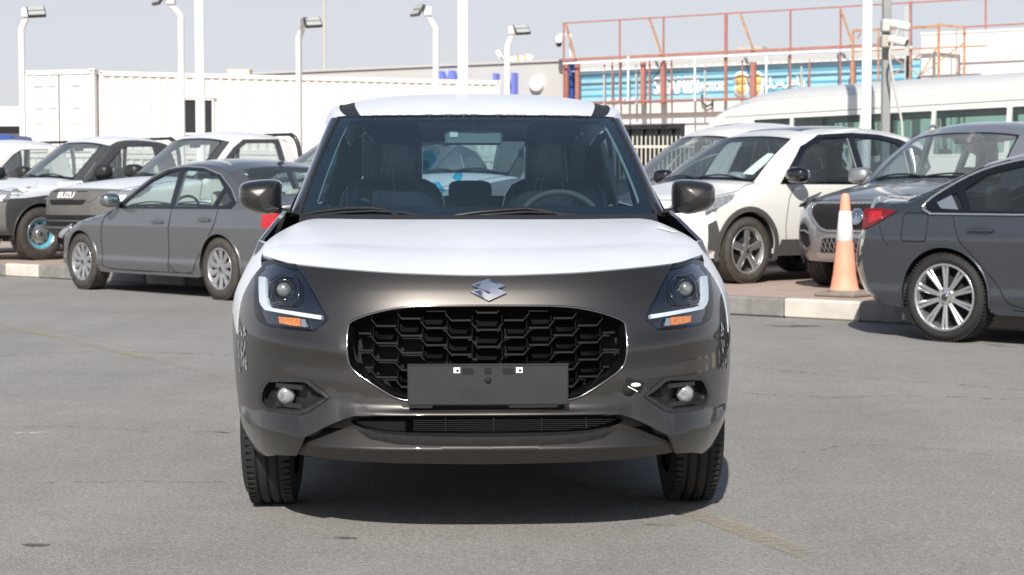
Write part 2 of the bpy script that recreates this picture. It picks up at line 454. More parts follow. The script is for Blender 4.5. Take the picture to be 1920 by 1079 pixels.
# ------------------------------------------------------------------ wheels
def spoke_mb(mb, ang, r0, r1, w0, w1, d0, d1, th=.02, lean=0., n=5):
    """one spoke from hub to rim, front ridge towards +X"""
    vs = []
    for i in range(n+1):
        t = i/n; r = r0+(r1-r0)*t; w_ = w0+(w1-w0)*t; x = -(d0+(d1-d0)*t); a = lean*t
        for (o, dx) in ((-.5, -.006), (-.22, 0), (.22, 0), (.5, -.006), (.5, -th), (-.5, -th)):
            y, z = o*w_+a, r
            vs.append(Vector((x+dx, y*math.cos(ang)-z*math.sin(ang), y*math.sin(ang)+z*math.cos(ang))))
    fs = []
    for i in range(n):
        for k in range(6): l = (k+1) % 6; fs.append((i*6+k, i*6+l, (i+1)*6+l, (i+1)*6+k)[::-1])
    mb.add(vs, fs, smooth=False)
def wheel_meshes(R, width, rr, style, rim_mat, tyre_mat='rubber', tread=True, film=None):
    t = MB(); h = width/2; s = R-rr
    prof = [(rr-.004, -.012), (rr+.006, -.004), (rr+s*.35, .006), (rr+s*.62, .004), (R-.028, -.006), (R-.012, -.016), (R-.004, -.030)]
    if tread:
        for g in (.30, .50, .70):
            c = -width*g; prof += [(R, c+.008+.0), (R-.001, c+.005), (R-.009, c+.004), (R-.009, c-.004), (R-.001, c-.005), (R, c-.008)]
    prof += [(R-.004, -width+.03), (R-.012, -width+.016), (R-.03, -width+.005), (rr+s*.5, -width), (rr, -width+.01)]
    lathe(t, prof[::-1], 64)
    if tread:
        for k in range(72):
            a = 2*PI*k/72
            for xx in (-.028, -width+.028):
                y, z = R-.004, 0
                box(t, (xx, -math.sin(a)*(R-.006), math.cos(a)*(R-.006)), (.032, .012, .014), Matrix.Rotation(a, 3, 'X'))
    r = MB()
    lathe(r, [(rr-.012, -width+.02), (rr-.03, -width*.55), (rr-.022, -.03), (rr-.008, -.016), (rr+.003, -.008), (rr+.006, -.006), (rr+.004, -.002), (rr-.008, -.001), (rr-.014, -.008), (rr-.02, -.03)][::-1], 56)
    lathe(r, [(0, -.016), (.022, -.016), (.03, -.02), (.055, -.022), (.072, -.03), (.078, -.06)][::-1], 28)
    b = MB(); lathe(b, [(0, -.075), (rr*.66, -.075), (rr*.66, -.09), (rr-.03, -.092)][::-1], 32)
    if style[0] == 'multi':
        n = style[1]
        for k in range(n):
            spoke_mb(r, 2*PI*k/n, .055, rr-.012, style[2], style[3], .022, .012)
    elif style[0] == 'twin':
        n = style[1]
        for k in range(n):
            for sg in (-1, 1):
                spoke_mb(r, 2*PI*k/n+sg*style[4], .05, rr-.012, style[2], style[3], .024, .012, lean=sg*style[5])
    elif style[0] == 'steel':
        lathe(r, [(.03, -.03), (.09, -.03), (.13, -.055), (.17, -.06), (rr-.02, -.05)][::-1], 40)
        for k in range(8):
            a = 2*PI*k/8; lathe(b, [(0, -.045), (.022, -.045), (.02, -.06)], 10, Matrix.Rotation(a, 4, 'X') @ Matrix.Translation((0, 0, .155)))
    caps = MB()
    for k in range(5):
        a = 2*PI*k/5+.3; lathe(caps, [(.010, -.03), (.010, -.022), (0, -.019)][::-1], 8, Matrix.Rotation(a, 4, 'X') @ Matrix.Translation((0, 0, .048)))
    lathe(caps, [(.026, -.018), (.024, -.013), (0, -.012)][::-1], 20)
    out = [('tyre', t.mesh('tyre', tyre_mat)), ('rim', r.mesh('rim', rim_mat)), ('brake_disc', b.mesh('brake_disc', 'under')), ('hub_cap', caps.mesh('hub_cap', 'alloy_dark'))]
    if film:
        f = MB(); lathe(f, [(rr*.72, -.045), (rr*.9, -.03), (rr-.01, -.012)][::-1], 40); out.append(('protective_film', f.mesh('protective_film', film)))
    return out
def put_wheel(parent, meshes, loc, side, steer=0.):
    e = empty('wheel', loc, (0 if side > 0 else PI)+steer, parent)
    for nm, me in meshes:
        o = bpy.data.objects.new(nm, me); C.objects.link(o); o.parent = e
    return e
def seat_parts(parent, x, y, z, col='seatcloth', hr=True, wd=.48, scale=1., wrap=None):
    m = MB(); blob(m, (0, 0, .10), (wd/2, .26, .09), p=.5)
    blob(m, (0, .27, .38), (wd/2, .07, .32), p=.45, R=None)
    o = m.build('seat', col, parent, (x, y, z))
    if hr:
        h = MB(); blob(h, (0, .32, .78), (.13, .05, .10), p=.5); h.build('headrest', wrap or col, o)
    return o
# ------------------------------------------------------------------ the hatchback in the foreground
SW = empty('hatchback_car', (-.106, 6.0, 0), math.atan(.040))
tag(SW, 'dark grey hatchback with white protective film on its hood and roof, facing the camera', 'car')
SWM = Matrix.Translation((-.106, 6.0, 0)) @ Matrix.Rotation(math.atan(.040), 4, 'Z'); SWI = SWM.inverted()
_o = SWI @ Vector((0, 0, CAMH))
def pc(px, py, l):
    """pixel of the photograph at car depth l -> (a, z)"""
    d = SWI.to_3x3() @ ray(px, py); p = _o + d*((l-_o.y)/d.y); return (p.x, p.z)
def pcl(px, py, l): a, z = pc(px, py, l); return Vector((a, l, z))
_xs = sinterp([(.15, .74), (.20, .785), (.226, .803), (.246, .819), (.294, .840), (.35, .858), (.43, .868), (.55, .868), (.66, .868), (.73, .862), (.77, .85), (.826, .825), (.873, .797), (.89, .782), (.95, .75), (1.0, .73)])
_pz = sinterp([(.15, .05), (.22, .03), (.30, .015), (.40, .004), (.50, 0), (.60, .012), (.70, .035), (.78, .065), (.84, .105), (.90, .16), (1.0, .3)])
def F0(a, z):
    u = min(abs(a)/_xs(z), 1.); return -.80+.80*(1-math.sqrt(max(0, 1-u**3.2)))+_pz(z)
def F1(a, z): return F0(a, z)
def up(px, py, fn=None):
    l = -.6; fn = fn or F1
    for _ in range(14):
        a, z = pc(px, py, l); l = .5*l+.5*fn(a, z)
    return (abs(a), z)
# ridge above the lower intake and along the corner ledge, in (|a|, z)
RID = sorted([up(*q) for q in ((462, 775), (475, 797), (520, 808), (572, 818), (600, 804), (627.6, 791), (663, 779), (700, 776.5), (800, 776), (905, 776))])
RIDt = [(0., RID[0][1])]+RID
LEDt = sorted([(up(px, py)[0], up(px, py)[1]) for px, py in ((462, 765), (500, 772), (562, 777), (600, 752), (618.7, 748), (672, 758.6), (761, 766), (905, 766))]); LEDt = [(0., LEDt[0][1])]+LEDt
def F1(a, z):
    a = abs(a); zr = interp(a, RIDt); zl = max(interp(a, LEDt), zr+.012)
    A = interp(a, [(0, .022), (.45, .026), (.58, .058), (.72, .060), (.785, .045), (.83, .008)])
    if z >= zl: s = max(0, 1-(z-zl)/.05)*.25*(zl-zr)/.05 if False else 0; p = 0
    if z >= zl: p = A*.18*max(0, 1-(z-zl)/.03)
    elif z >= zr: p = A*(.18+.82*(zl-z)/(zl-zr))
    else: p = A*max(0, 1-(zr-z)/.30)
    # soft shoulder over the fog lamp and wedge under the headlamp
    q = .012*math.exp(-((z-.605-.08*(a-.5))/.035)**2)*max(0, min(1, (a-.33)/.12))*max(0, min(1, (.84-a)/.12))
    return F0(a, z)-p-q
def FP(off=0.):
    return lambda a, z: Vector((a, F1(a, z)-off, z))
FRONT = Vector((0, -1, .05))
def trace(pts, fn=None): return [up(px, py, fn) for px, py in pts]
def mirror2(poly): return [(-a, z) for a, z in poly]
# outlines traced on the left half of the photograph, mirrored about the car's centre line
G_out = cr(trace([(905, 573.5), (861, 574), (798, 574.6), (751, 577.5), (710, 585), (680, 594), (661, 602), (653.5, 610), (651, 632), (650.6, 660), (655, 683), (668, 699), (696, 719), (728, 739), (748, 748), (775, 753), (820, 757), (905, 758)]), 3)
def gfull(h): h = [(a, z) for a, z in h]; h[0] = (0, h[0][1]); h[-1] = (0, h[-1][1]); return mirror2(h) + h[::-1][1:-1]
def shrink(poly, k):
    n = len(poly); out = []
    ar = sum(poly[i][0]*poly[(i+1) % n][1]-poly[(i+1) % n][0]*poly[i][1] for i in range(n)); s = 1 if ar > 0 else -1
    for i in range(n):
        p, q, r_ = Vector(poly[i-1]), Vector(poly[i]), Vector(poly[(i+1) % n])
        d1 = (q-p).normalized() if (q-p).length > 1e-9 else Vector((1, 0)); d2 = (r_-q).normalized() if (r_-q).length > 1e-9 else d1
        t = (d1+d2); t = t.normalized() if t.length > 1e-6 else d1
        nn = Vector((-t.y, t.x))*s; out.append(tuple(q+nn*k))
    return out
G_hole = gfull(G_out)
HL = trace([(510, 486.5), (532, 491), (555, 496), (578, 531), (617, 599.5), (590, 622.5), (546, 619), (499, 611.5), (484, 602), (478, 585), (477, 560), (478.5, 520), (484, 498)])
FOG = trace([(494, 719), (502, 711), (530, 710), (568, 710.5), (577, 713), (597, 729), (617, 745.5), (597, 759), (577, 772), (562, 777), (530, 775), (500, 770.5), (489.5, 760), (486.5, 748), (487.5, 735)])
INT = trace([(905, 783.5), (800, 783.5), (740, 783.5), (700, 784), (672, 787), (655, 793), (663, 800), (680, 808), (716, 817), (760, 820.5), (820, 822), (905, 823)])
HOODF = trace([(905, 516), (861, 515.6), (754, 512), (688, 507.6), (615, 501.3), (555, 495), (530, 490), (511, 484)])
zt = .30
def lineU(u0, z0, z1, n):   # a line of constant relative width up the corner of the bumper
    return [(_xs(z0+(z1-z0)*i/n)*u0, z0+(z1-z0)*i/n) for i in range(n+1)]
UC = .945
LIPT = trace([(905, 837), (820, 836.8), (746, 834), (693, 825), (672, 812), (656, 799), (640, 799.5), (612, 808), (585, 821.5), (570, 828)])
LIPB = trace([(905, 871), (740, 869), (640, 864), (556, 855)])
BOTC = trace([(556, 855), (520, 853.5), (492, 849.5), (478, 842)])
# main bumper: right half polygon from centre top round to the ridge bottom
gap = .004
top = [(a, z-gap) for a, z in HOODF]
fcorn = lineU(UC, .845, .246, 18)
corner = [BOTC[3]]
bump_half = [(0, top[0][1])]+top[1:]+[(a, z) for a, z in fcorn]+[(.735, .226), BOTC[1], BOTC[0]]+trace([(572.7, 819), (600, 806.5), (627.6, 793), (645, 786), (663, 780.5), (700, 779.5), (800, 779.5)])+[(0, up(905, 779.5)[1])]
bump_poly = mirror2(bump_half) + bump_half[::-1][1:-1]
HLm, FOGm = mirror2(HL), mirror2(FOG)
def nohole(h): return [h, mirror2(h)]
m = MB()
rl = [(a, z) for a, z in RIDt if z-gap > .1]
led = [(a, z) for a, z in LEDt if a < .80]
def clipl(line): return [p for p in line if pin(p, bump_poly) and not pin(p, FOG) and not pin(p, G_hole) and not pin(p, HL)]
panel(m, bump_poly, FP(), FRONT, holes=[G_hole, HL, HLm, FOG, FOGm], res=.012, thick=.03, lines=[[(sg*a, z) for a, z in L_ if a < .80] for sg in (-1, 1) for L_ in (RIDt, LEDt)])
bumper = m.build('front_bumper', 'gunmetal', SW)
# lower lip
lh = [(0, LIPT[0][1])]+LIPT[1:]+[BOTC[0]]+LIPB[::-1][1:-1]+[(0, LIPB[0][1])]
lp = mirror2(lh)+lh[::-1][1:-1]
def FL(a, z):
    zt_ = interp(abs(a), [(0, up(905, 846)[1]), (.3, up(746, 843)[1]), (.42, up(690, 838)[1]), (.62, up(570, 833)[1])])
    d = (z-zt_)
    return Vector((a, F0(a, z)-.03+(.9*d if d > 0 else -d*.45), z))
m = MB(); panel(m, lp, FL, FRONT, res=.014, thick=.03)
m.build('lower_lip', 'gunmetal_dark', SW)
# shadowed cavity and radiator behind the lower intake
m = MB()
ih = [(0, INT[0][1])]+INT[1:-1]+[(0, INT[-1][1])]; ipoly = mirror2(ih)+ih[::-1][1:-1]
z0i = up(905, 779)[1]; z1i = up(905, 838)[1]
surround = [(0, up(905, 778)[1])]+trace([(800, 778), (700, 778), (663, 779), (640, 786), (627, 792), (600, 806), (572, 818), (560, 850), (640, 862), (740, 867)])+[(0, up(905, 869)[1])]
sp = mirror2(surround)+surround[::-1][1:-1]
panel(m, sp, lambda a, z: Vector((a, F0(a, z)+.015, z)), FRONT, holes=[ipoly], res=.03, thick=.06)
low = m.build('lower_intake_surround', 'blackplastic', SW)
m = MB(); zc = (z0i+z1i)/2
box(m, (0, -.67, zc), (1.15, .02, .12))
rad = m.build('radiator', 'under', SW); mat('fin_grey', (.11, .11, .11), rough=.5, metal=.3)
m = MB()
for k in range(11): box(m, (.10, -.695, .315+.0062*k), (.66, .01, .0028))
for xx in (-.13, .02, .17, .31): box(m, (xx, -.698, .347), (.004, .012, .075))
m.build('cooling_fins', 'fin_grey', rad)
m = MB(); box(m, (-.36, -.70, .345), (.22, .03, .075), bev=.006); m.build('air_duct', 'blackplastic', rad)
mat('grille_black', (.006, .006, .007), rough=.85, spec=.08)
# grille
m = MB()
panel(m, G_hole, lambda a, z: Vector((a, F0(a, z)+.10, z)), FRONT, res=.06, norm=False)
gb = m.build('grille', 'dark', SW)
m = MB(); ring = [Vector((a, F1(a, z)-.003, z)) for a, z in densify(G_hole, .02)]
tube(m, ring, .0042, 6, closed=True)
m.build('grille_outline', 'smoked_chrome', gb)
m = MB(); inner = shrink(G_hole, .020)
A = [Vector((a, F1(a, z)+.0, z)) for a, z in shrink(G_hole, .004)]; B = [Vector((a, F0(a, z)+.028, z)) for a, z in inner]; D = [Vector((a, F0(a, z)+.10, z)) for a, z in shrink(G_hole, .024)]
ribbon(m, A+[A[0]], B+[B[0]]); ribbon(m, B+[B[0]], D+[D[0]])
m.build('grille_frame', 'gloss_black', gb)
Gin = shrink(G_hole, .017)
def gpx(px, py): return up(px, py, lambda a, z: F0(a, z)+.03)
sc_ = (gpx(955, 600)[0]-gpx(875, 600)[0])
PW, PH = .0795, .0520
def GP(a, z, d=.022): return Vector((a, F0(a, z)+d, z))
bars = MB(); cells = MB(); fins = MB()
ztop = gpx(905, 588)[1]
for col in range(-6, 7):
    ca = col*PW if abs(col) < 1 else math.copysign(.048+(abs(col)-.5)*.0765+.003, col)
    hw = .044 if col == 0 else .038
    for row in range(-6, 9):
        zb = ztop - row*PH*1.0 - abs(col)*.0232 + .0
        sgn = 1 if col >= 0 else -1
        xi, xo = ca-sgn*hw, ca+sgn*hw                     # inner and outer edge of the cell
        if col == 0: pts = [(xi-.004, zb+.020), (xi+.014, zb), (xo-.014, zb), (xo+.004, zb+.020)]
        else: pts = [(xi, zb+.0), (xo-sgn*.016, zb), (xo+sgn*.003, zb+.022)]
        prev = None
        for p, q in zip(pts, pts[1:]):
            n_ = 3
            for k in range(n_):
                s0 = (p[0]+(q[0]-p[0])*k/n_, p[1]+(q[1]-p[1])*k/n_); s1 = (p[0]+(q[0]-p[0])*(k+1)/n_, p[1]+(q[1]-p[1])*(k+1)/n_)
                if pin(s0, Gin) and pin(s1, Gin):
                    a0, a1 = GP(*s0), GP(*s1); dd = Vector((0, .05, 0)); dz = Vector((0, 0, .0055)); fz = Vector((0, .0035, -.0030))
                    vs = [a0+fz, a1+fz, a1, a0, a0+dz, a1+dz, a0+dz+dd, a1+dz+dd, a0+fz+dd, a1+fz+dd]
                    fs = [(0, 1, 2, 3), (3, 2, 5, 4), (4, 5, 7, 6), (0, 8, 9, 1)]
                    if (a1-a0).x < 0: fs = [f[::-1] for f in fs]
                    bars.add(vs, fs, smooth=False)
        # set-back panel in the cell
        cz = zb+.028
        if pin((ca, cz), Gin):
            P = [(ca-hw*.62, cz-.017), (ca+hw*.62, cz-.017), (ca+hw*.8, cz-.004), (ca+hw*.8, cz+.016), (ca-hw*.8, cz+.016), (ca-hw*.8, cz-.004)]
            if all(pin(q, Gin) for q in P) and not (col in (-4, -3) and row in (1, 2)):
                cells.add([GP(q[0], q[1], .066+.004*(1 if q[1] > cz else 0)) for q in P], [(0, 1, 2, 3, 4, 5)], smooth=False)
                if (col*7+row*3) % 4 == 0 or col > 2:
                    for k in range(5): box(fins, GP(ca, cz-.012+k*.006, .066), (hw*1.3, .004, .0016))
cells.build('grille_cell_panel', 'grille_black', gb); fins.build('grille_fins', 'grille_black', gb)
m = bars                                                   # uprights between the columns
for col in range(-6, 7):
    if col == 0: continue
    xa = math.copysign(.046+(abs(col)-1)*.0765, col)
    zz = [ztop+.03-.008*k for k in range(46)]
    for z_ in zz:
        if pin((xa, z_), Gin) and pin((xa, z_-.008), Gin): box(m, GP(xa, z_-.004, .066), (.004, .042, .0081), mi=1)
m.build('grille_lattice', ['gloss_black', 'grille_black'], gb)
# emblem: the slanted S of two stacked chevrons, traced
emb = [(881, 533.6), (914, 522.5), (946.5, 535.5), (931, 540.2), (948, 548.3), (914.5, 562.7), (880.5, 546.3), (896, 541.2), (903, 544.5), (914.5, 552.5), (921, 549.8), (893.5, 538.5)]
EP = [pc(px, py, -.715) for px, py in emb]; exc = sum(p[0] for p in EP)/len(EP); EP = [(p[0]-exc, p[1]) for p in EP]
m = MB(); ez = sum(p[1] for p in EP)/len(EP)
M_ = Matrix.Translation((0, 0, 0))
def emblem(a, z, off): return Vector((a, F0(a, z)-off, z))
panel(m, EP, lambda a, z: emblem(a, z, .010), FRONT, res=.02, thick=.012, norm=False)
Es = [((p[0])*.88, ez+(p[1]-ez)*.80) for p in EP]
panel(m, Es, lambda a, z: emblem(a, z, .0125), FRONT, res=.02, thick=.003, norm=False)
m.build('emblem', 'chrome', SW)
# number plate holder
pa0 = pc(763, 682, -.83)[0]; pa1 = pc(1065, 682, -.83)[0]; pz1 = pc(914, 682.5, -.83)[1]; pz0 = pc(914, 760, -.83)[1]
pcx = (pa0+pa1)/2; pw = pa1-pa0
m = MB(); box(m, (0, -.826, (pz0+pz1)/2), (pw, .014, pz1-pz0), bev=.003); box(m, (0, -.833, pz1-.002), (pw, .006, .004)); box(m, (0, -.79, (pz0+pz1)/2), (pw*.8, .06, (pz1-pz0)*.7))
ph = m.build('number_plate_holder', 'plate_grey', SW)
for xx in (-.062, 0, .062):
    m = MB(); box(m, (xx, -.8335, pz1-.022), (.034 if xx else .022, .003, .018)); m.build('slot', 'dark', ph)
m = MB(); lathe(m, [(.010, 0), (.010, .002), (0, .002)], 14, Matrix.Translation((0, -.8335, pz1-.050)) @ Matrix.Rotation(-PI/2, 4, 'Z')); m.build('screw_hole', 'dark', ph)
for xx in (-.095, .095):
    m = MB(); box(m, (xx, -.8345, pz1-.019), (.020, .003, .017)); m.build('clip', 'paper', ph)
    m = MB(); box(m, (xx+.002, -.8365, pz1-.020), (.007, .002, .007)); m.build('clip_hole', 'dark', ph)
m = MB(); box(m, (-.048, -.8335, pz0+.038), (.085, .0015, .032)); m.build('label_patch', 'blackplastic', ph)
# fog lamps
for s in (-1, 1):
    P = FOG if s > 0 else FOGm
    ca = sum(p[0] for p in P)/len(P); cz = sum(p[1] for p in P)/len(P)
    fa, fz_ = up(535.5, 742.3); fa *= s
    m = MB()
    Q0 = [Vector((a, F1(a, z)-.004, z)) for a, z in shrink(P, -.002)]; Q1 = [Vector((a, F1(a, z)-.006, z)) for a, z in shrink(P, .010)]
    P2 = [(ca+(a-ca)*.78+s*.010, cz+(z-cz)*.62) for a, z in P]
    Q2 = [Vector((a, F0(a, z)+.045, z)) for a, z in P2]
    ribbon(m, Q0+Q0[:1], Q1+Q1[:1], smooth=False); ribbon(m, Q1+Q1[:1], Q2+Q2[:1], smooth=False)
    panel(m, P2, lambda a, z: Vector((a, F0(a, z)+.045, z)), FRONT, res=.03, norm=False)
    for zz in (fz_+.030, fz_-.030): beam(m, (fa-s*.06, F0(fa-s*.06, zz)+.005, zz), (fa+s*.03, F0(fa+s*.03, zz)+.012, zz), .012, .014)
    hs_ = m.build('fog_lamp_housing', 'blackplastic', SW)
    m = MB(); T = Matrix.Translation((fa, F0(fa, fz_)+.012, fz_)) @ Matrix.Rotation(-PI/2, 4, 'Z')
    lathe(m, [(.030, -.02), (.030, .004), (.027, .006), (.026, .004)][::-1], 28, T); m.build('bezel', 'blackplastic', hs_)
    m = MB(); lathe(m, [(.026, .002), (.020, .008), (.010, .011), (0, .012)][::-1], 24, T)
    m.build('fog_lamp', 'lens_clear', hs_)
# tow hook opening (image right of the grille)
ta, tz = pc(1186, 722, -.70)
m = MB(); box(m, (ta, F1(ta, tz)-.003, tz+.004), (.058, .004, .034), Matrix.Rotation(.35, 3, 'Y') @ Matrix.Rotation(.28, 3, 'Z'), bev=.0015)
lathe(m, [(.022, 0), (.022, .003), (0, .003)], 20, Matrix.Translation((ta-.018, F1(ta-.018, tz-.008), tz-.008)) @ Matrix.Rotation(-PI/2+.2, 4, 'Z'))
tow = m.build('tow_hook_opening', 'dark', SW)
m = MB(); blob(m, (ta+.004, F1(ta, tz)-.010, tz+.006), (.016, .006, .007), R=None); box(m, (ta-.006, F1(ta, tz)-.010, tz-.006), (.035, .003, .003), Matrix.Rotation(.5, 3, 'Y')); m.build('tow_hook_clip', 'paper', tow)
mat('projector', (.28, .29, .28), rough=.06, metal=.6, coat=1., noise=.5, nscale=35)
# headlamps
def band(P0, P1): return P0+P1[::-1]
DRL_o = trace([(484.5, 519), (484, 540), (485.5, 566), (489, 574), (496, 582), (540, 590), (601, 600)])
DRL_i = trace([(497, 520), (497, 545), (499.5, 566), (502.5, 572), (511, 578.5), (550, 584.5), (603, 592.5)])
AMB = trace([(521, 594.5), (523, 607), (545, 611), (563, 613), (561, 598)])
CHR = trace([(563, 599), (565, 613.5), (576, 614), (572, 600)])
for s in (-1, 1):
    mm = (lambda P: [(s*a, z) for a, z in P])
    m = MB(); P = mm(HL)
    Q0 = [Vector((a, F1(a, z)+.004, z)) for a, z in P]; P2 = shrink(P, .006); Q1 = [Vector((a, F0(a, z)+.030, z)) for a, z in P2]
    ribbon(m, Q0+Q0[:1], Q1+Q1[:1], smooth=False)
    panel(m, P2, lambda a, z: Vector((a, F0(a, z)+.030, z)), FRONT, res=.02)
    hl = m.build('headlight', 'lamp_black', SW)
    m = MB(); panel(m, mm(band(DRL_o, DRL_i)), lambda a, z: Vector((a, F0(a, z)+.010, z)), FRONT, res=.012, thick=.014)
    m.build('daytime_running_light', 'led_white', hl)
    pa_, pz_ = up(532, 544.5); T = Matrix.Translation((s*pa_, F0(pa_, pz_)+.012, pz_)) @ Matrix.Rotation(-PI/2, 4, 'Z')
    m = MB(); lathe(m, [(.0235, .004), (.020, .010), (.013, .014), (.006, .016), (0, .0165)][::-1], 28, T); m.build('projector_lens', 'projector', hl)
    m = MB(); lathe(m, [(.036, -.015), (.036, .006), (.031, .010), (.028, .004), (.028, -.01)][::-1], 28, T)
    hp = [(s*pa_+.052*x, pz_+.044*y) for x, y in ((-1, .6), (-.5, 1), (.6, 1), (1, .5), (1, -.6), (.6, -1), (-.7, -1), (-1, -.6))]
    tube(m, [Vector((a, F0(a, z)+.014, z)) for a, z in hp], .004, 6, closed=True)
    m.build('projector_bezel', 'gloss_black', hl)
    m = MB(); panel(m, mm(AMB), lambda a, z: Vector((a, F0(a, z)+.014, z)), FRONT, res=.01, thick=.01); m.build('turn_signal', 'amber', hl)
    m = MB(); panel(m, mm(CHR), lambda a, z: Vector((a, F0(a, z)+.014, z)), FRONT, res=.01, thick=.008); m.build('reflector', 'chrome', hl)
    m = MB()
    a0_, z0_ = up(520, 568); box(m, (s*(a0_), F0(a0_, z0_)+.02, z0_), (.05, .012, .006), Matrix.Rotation(.12*s, 3, 'Y'))
    m.build('reflector_trim', 'alloy_dark', hl)
    m = MB(); panel(m, shrink(P, .0015), lambda a, z: Vector((a, F1(a, z)-.002, z)), FRONT, res=.014); m.build('lamp_cover', 'lamp_cover', hl)
# inside dark body core so no light leaks through gaps
m = MB()
CORE = [(a*.985, z) for a, z in lineU(.90, .86, .30, 8)]
cp = [(0, .80)]+[(.5, .80), (.66, .79)]+[(a, min(z, .79)) for a, z in CORE[1:]]+[(.6, .29), (0, .27)]
cp = [p for p in cp]
panel(m, mirror2(cp)+cp[::-1][1:-1], lambda a, z: Vector((a, F0(a, z)+.115, z)), FRONT, holes=[], res=.08, norm=False)
m.build('inner_body', 'dark', SW)
# ---------------- hood
tip = pcl(495.5, 470.5, -.19)
front = [Vector((0, F1(0, HOODF[0][1]), HOODF[0][1]))]+[Vector((a, F1(a, z), z)) for a, z in HOODF[1:]]+[Vector((.742, -.24, .879)), Vector((abs(tip.x)-.002, -.19, tip.z))]
rearp = [(495.5, 470.5, -.19), (494.5, 463, -.13), (498.5, 455, -.06), (514, 442, .08), (540, 427, .25), (571, 414, .38), (600, 410, .42), (640, 409, .40), (700, 409.3, .34), (800, 409.8, .26), (907, 410, .22)]
rear = [pcl(*q) for q in rearp]; rear = [Vector((abs(p.x), p.y, p.z)) for p in rear]; rear[-1].x = 0
rear = rear[::-1]
FC = resample(cr(front, 4), 40); RC = resample(cr(rear, 4), 40)
def hoodfn(s, t):                       # s in -1..1 across, t 0 front .. 1 rear
    k = min(abs(s), 1.)*40; i = min(int(k), 39); f = k-i
    a = FC[i].lerp(FC[i+1], f); b = RC[i].lerp(RC[i+1], f); p = a.lerp(b, t); wd_ = (b-a).length
    p = p.copy(); p.z += (.022*4*t*(1-t)+.012*math.sin(PI*min(1, t*3))*.5)*min(1, wd_/.5)
    if s < 0: p.x = -p.x
    # slight power bulges
    return p
m = MB(); gridsurf(m, hoodfn, -1, 1, 90, 0, 1, 30, (0, -.2, 1), norm=False)
E = [hoodfn(-1+2*i/90, 0) for i in range(91)]
ribbon(m, E, [p+Vector((0, .012, -.014)) for p in E], smooth=False)
hood = m.build('hood', 'film_white', SW); tag(hood, 'hood covered with white protective film')
m = MB(); tube(m, [p+Vector((0, .004, -.0135)) for p in E], .0055, 5); m.build('hood_seam', 'dark', hood)
m = MB(); lab = [hoodfn(.40+.0*i, .62) for i in range(1)][0]
for (u0, u1, v0, v1) in ((.56, .68, .68, .76),):
    gridsurf(m, lambda u, v: hoodfn(u+(v-v0)*.3, v)+Vector((0, 0, .0025)), u0, u1, 6, v0, v1, 3, (0, 0, 1), norm=False)
m.build('sticker', 'paper', hood)
# ---------------- windscreen
WB = [pcl(914, 407.5, .24), pcl(800, 407.5, .27), pcl(700, 407, .34), pcl(630, 406.5, .42), pcl(564, 405, .52)]
WT = [pcl(905, 217.5, .98), pcl(800, 217.8, .99), pcl(720, 218.5, 1.01), pcl(670, 219.5, 1.04), pcl(637.5, 222, 1.07)]
def symm(L):
    L = [Vector((abs(p.x), p.y, p.z)) for p in L]; L[0].x = 0
    Rr = resample(cr(L, 4), 20); return [Vector((-p.x, p.y, p.z)) for p in Rr[::-1]][:-1]+Rr
WBc, WTc = symm(WB), symm(WT)
def curve_at(Cv, s):
    k = (s+1)/2*(len(Cv)-1); i = min(max(int(k), 0), len(Cv)-2); return Cv[i].lerp(Cv[i+1], k-i)
def wfn(s, t, off=0.):
    p = curve_at(WBc, s).lerp(curve_at(WTc, s), t); p = p.copy(); q = 4*t*(1-t)*.035
    p.y -= q*.75; p.z += q*.6; n = Vector((s*.5, -.75, .6)).normalized(); return p+n*off
WREF = Vector((0, -.7, .6))
HOLE = rrect(-.935, .935, .085, .955, .07)
m = MB(); gridsurf(m, wfn, -1, 1, 40, 0, 1, 24, WREF); ws = m.build('windscreen', 'screen_glass', SW)
m = MB(); panel(m, [(-1, 0), (1, 0), (1, 1), (-1, 1)], lambda a, b: wfn(a, b, -.003), WREF, holes=[HOLE], res=.06, res_b=.04); m.build('black_border', 'frit', ws)
# rear-view mirror
m = MB(); mc = pcl(897, 258, 1.02); mc.x = -.01
box(m, mc+Vector((0, .012, 0)), (.235, .025, .062), Matrix.Rotation(.15, 3, 'X'), bev=.01); beam(m, mc+Vector((0, .02, .02)), mc+Vector((0, -.02, .075)), .014)
rv = m.build('interior_mirror', 'greygreen', SW)
m = MB(); box(m, mc+Vector((-.082, -.004, .012)), (.032, .003, .022)); m.build('sticker', 'paper', rv)
# ---------------- A pillars, scuttle, roof
OUT = [pcl(545, 400, .66), pcl(560, 366, .76), pcl(583, 310, .92), pcl(602, 262, 1.06), pcl(612, 238, 1.14), pcl(618, 226, 1.18)]
OUT = [Vector((abs(p.x), p.y, p.z)) for p in OUT]
OUTc = resample(cr(OUT, 4), 24); INc = [Vector((abs(p.x), p.y, p.z)) for p in resample([wfn(-1.0, i/24) for i in range(25)], 24)]
for s in (-1, 1):
    m = MB()
    def pf(u, v):
        k = u*24; i = min(int(k), 23); f = k-i; a = INc[i].lerp(INc[i+1], f); b = OUTc[i].lerp(OUTc[i+1], f); p = a.lerp(b, v); q = math.sin(PI*v)*.022
        return Vector((s*(p.x+q*.5), p.y-q*.8, p.z+q*.25))
    gridsurf(m, pf, 0, 1, 30, .16, 1, 8, (s*.6, -.8, .1)); pil = m.build('windscreen_pillar', 'pillar_navy', SW)
    m = MB(); tube(m, [pf(i/24, .08)+Vector((0, -.004, 0)) for i in range(25)], .0075, 6); m.build('weather_strip', 'blackplastic', pil)
m = MB(); A = [wfn(-1+2*i/30, .0, .004) for i in range(31)]
ribbon(m, [p+Vector((0, -.02, .006)) for p in A], [p+Vector((0, -.12, -.05)) for p in A]); ribbon(m, A, [p+Vector((0, -.02, .006)) for p in A]); m.build('scuttle_panel', 'blackplastic', SW)
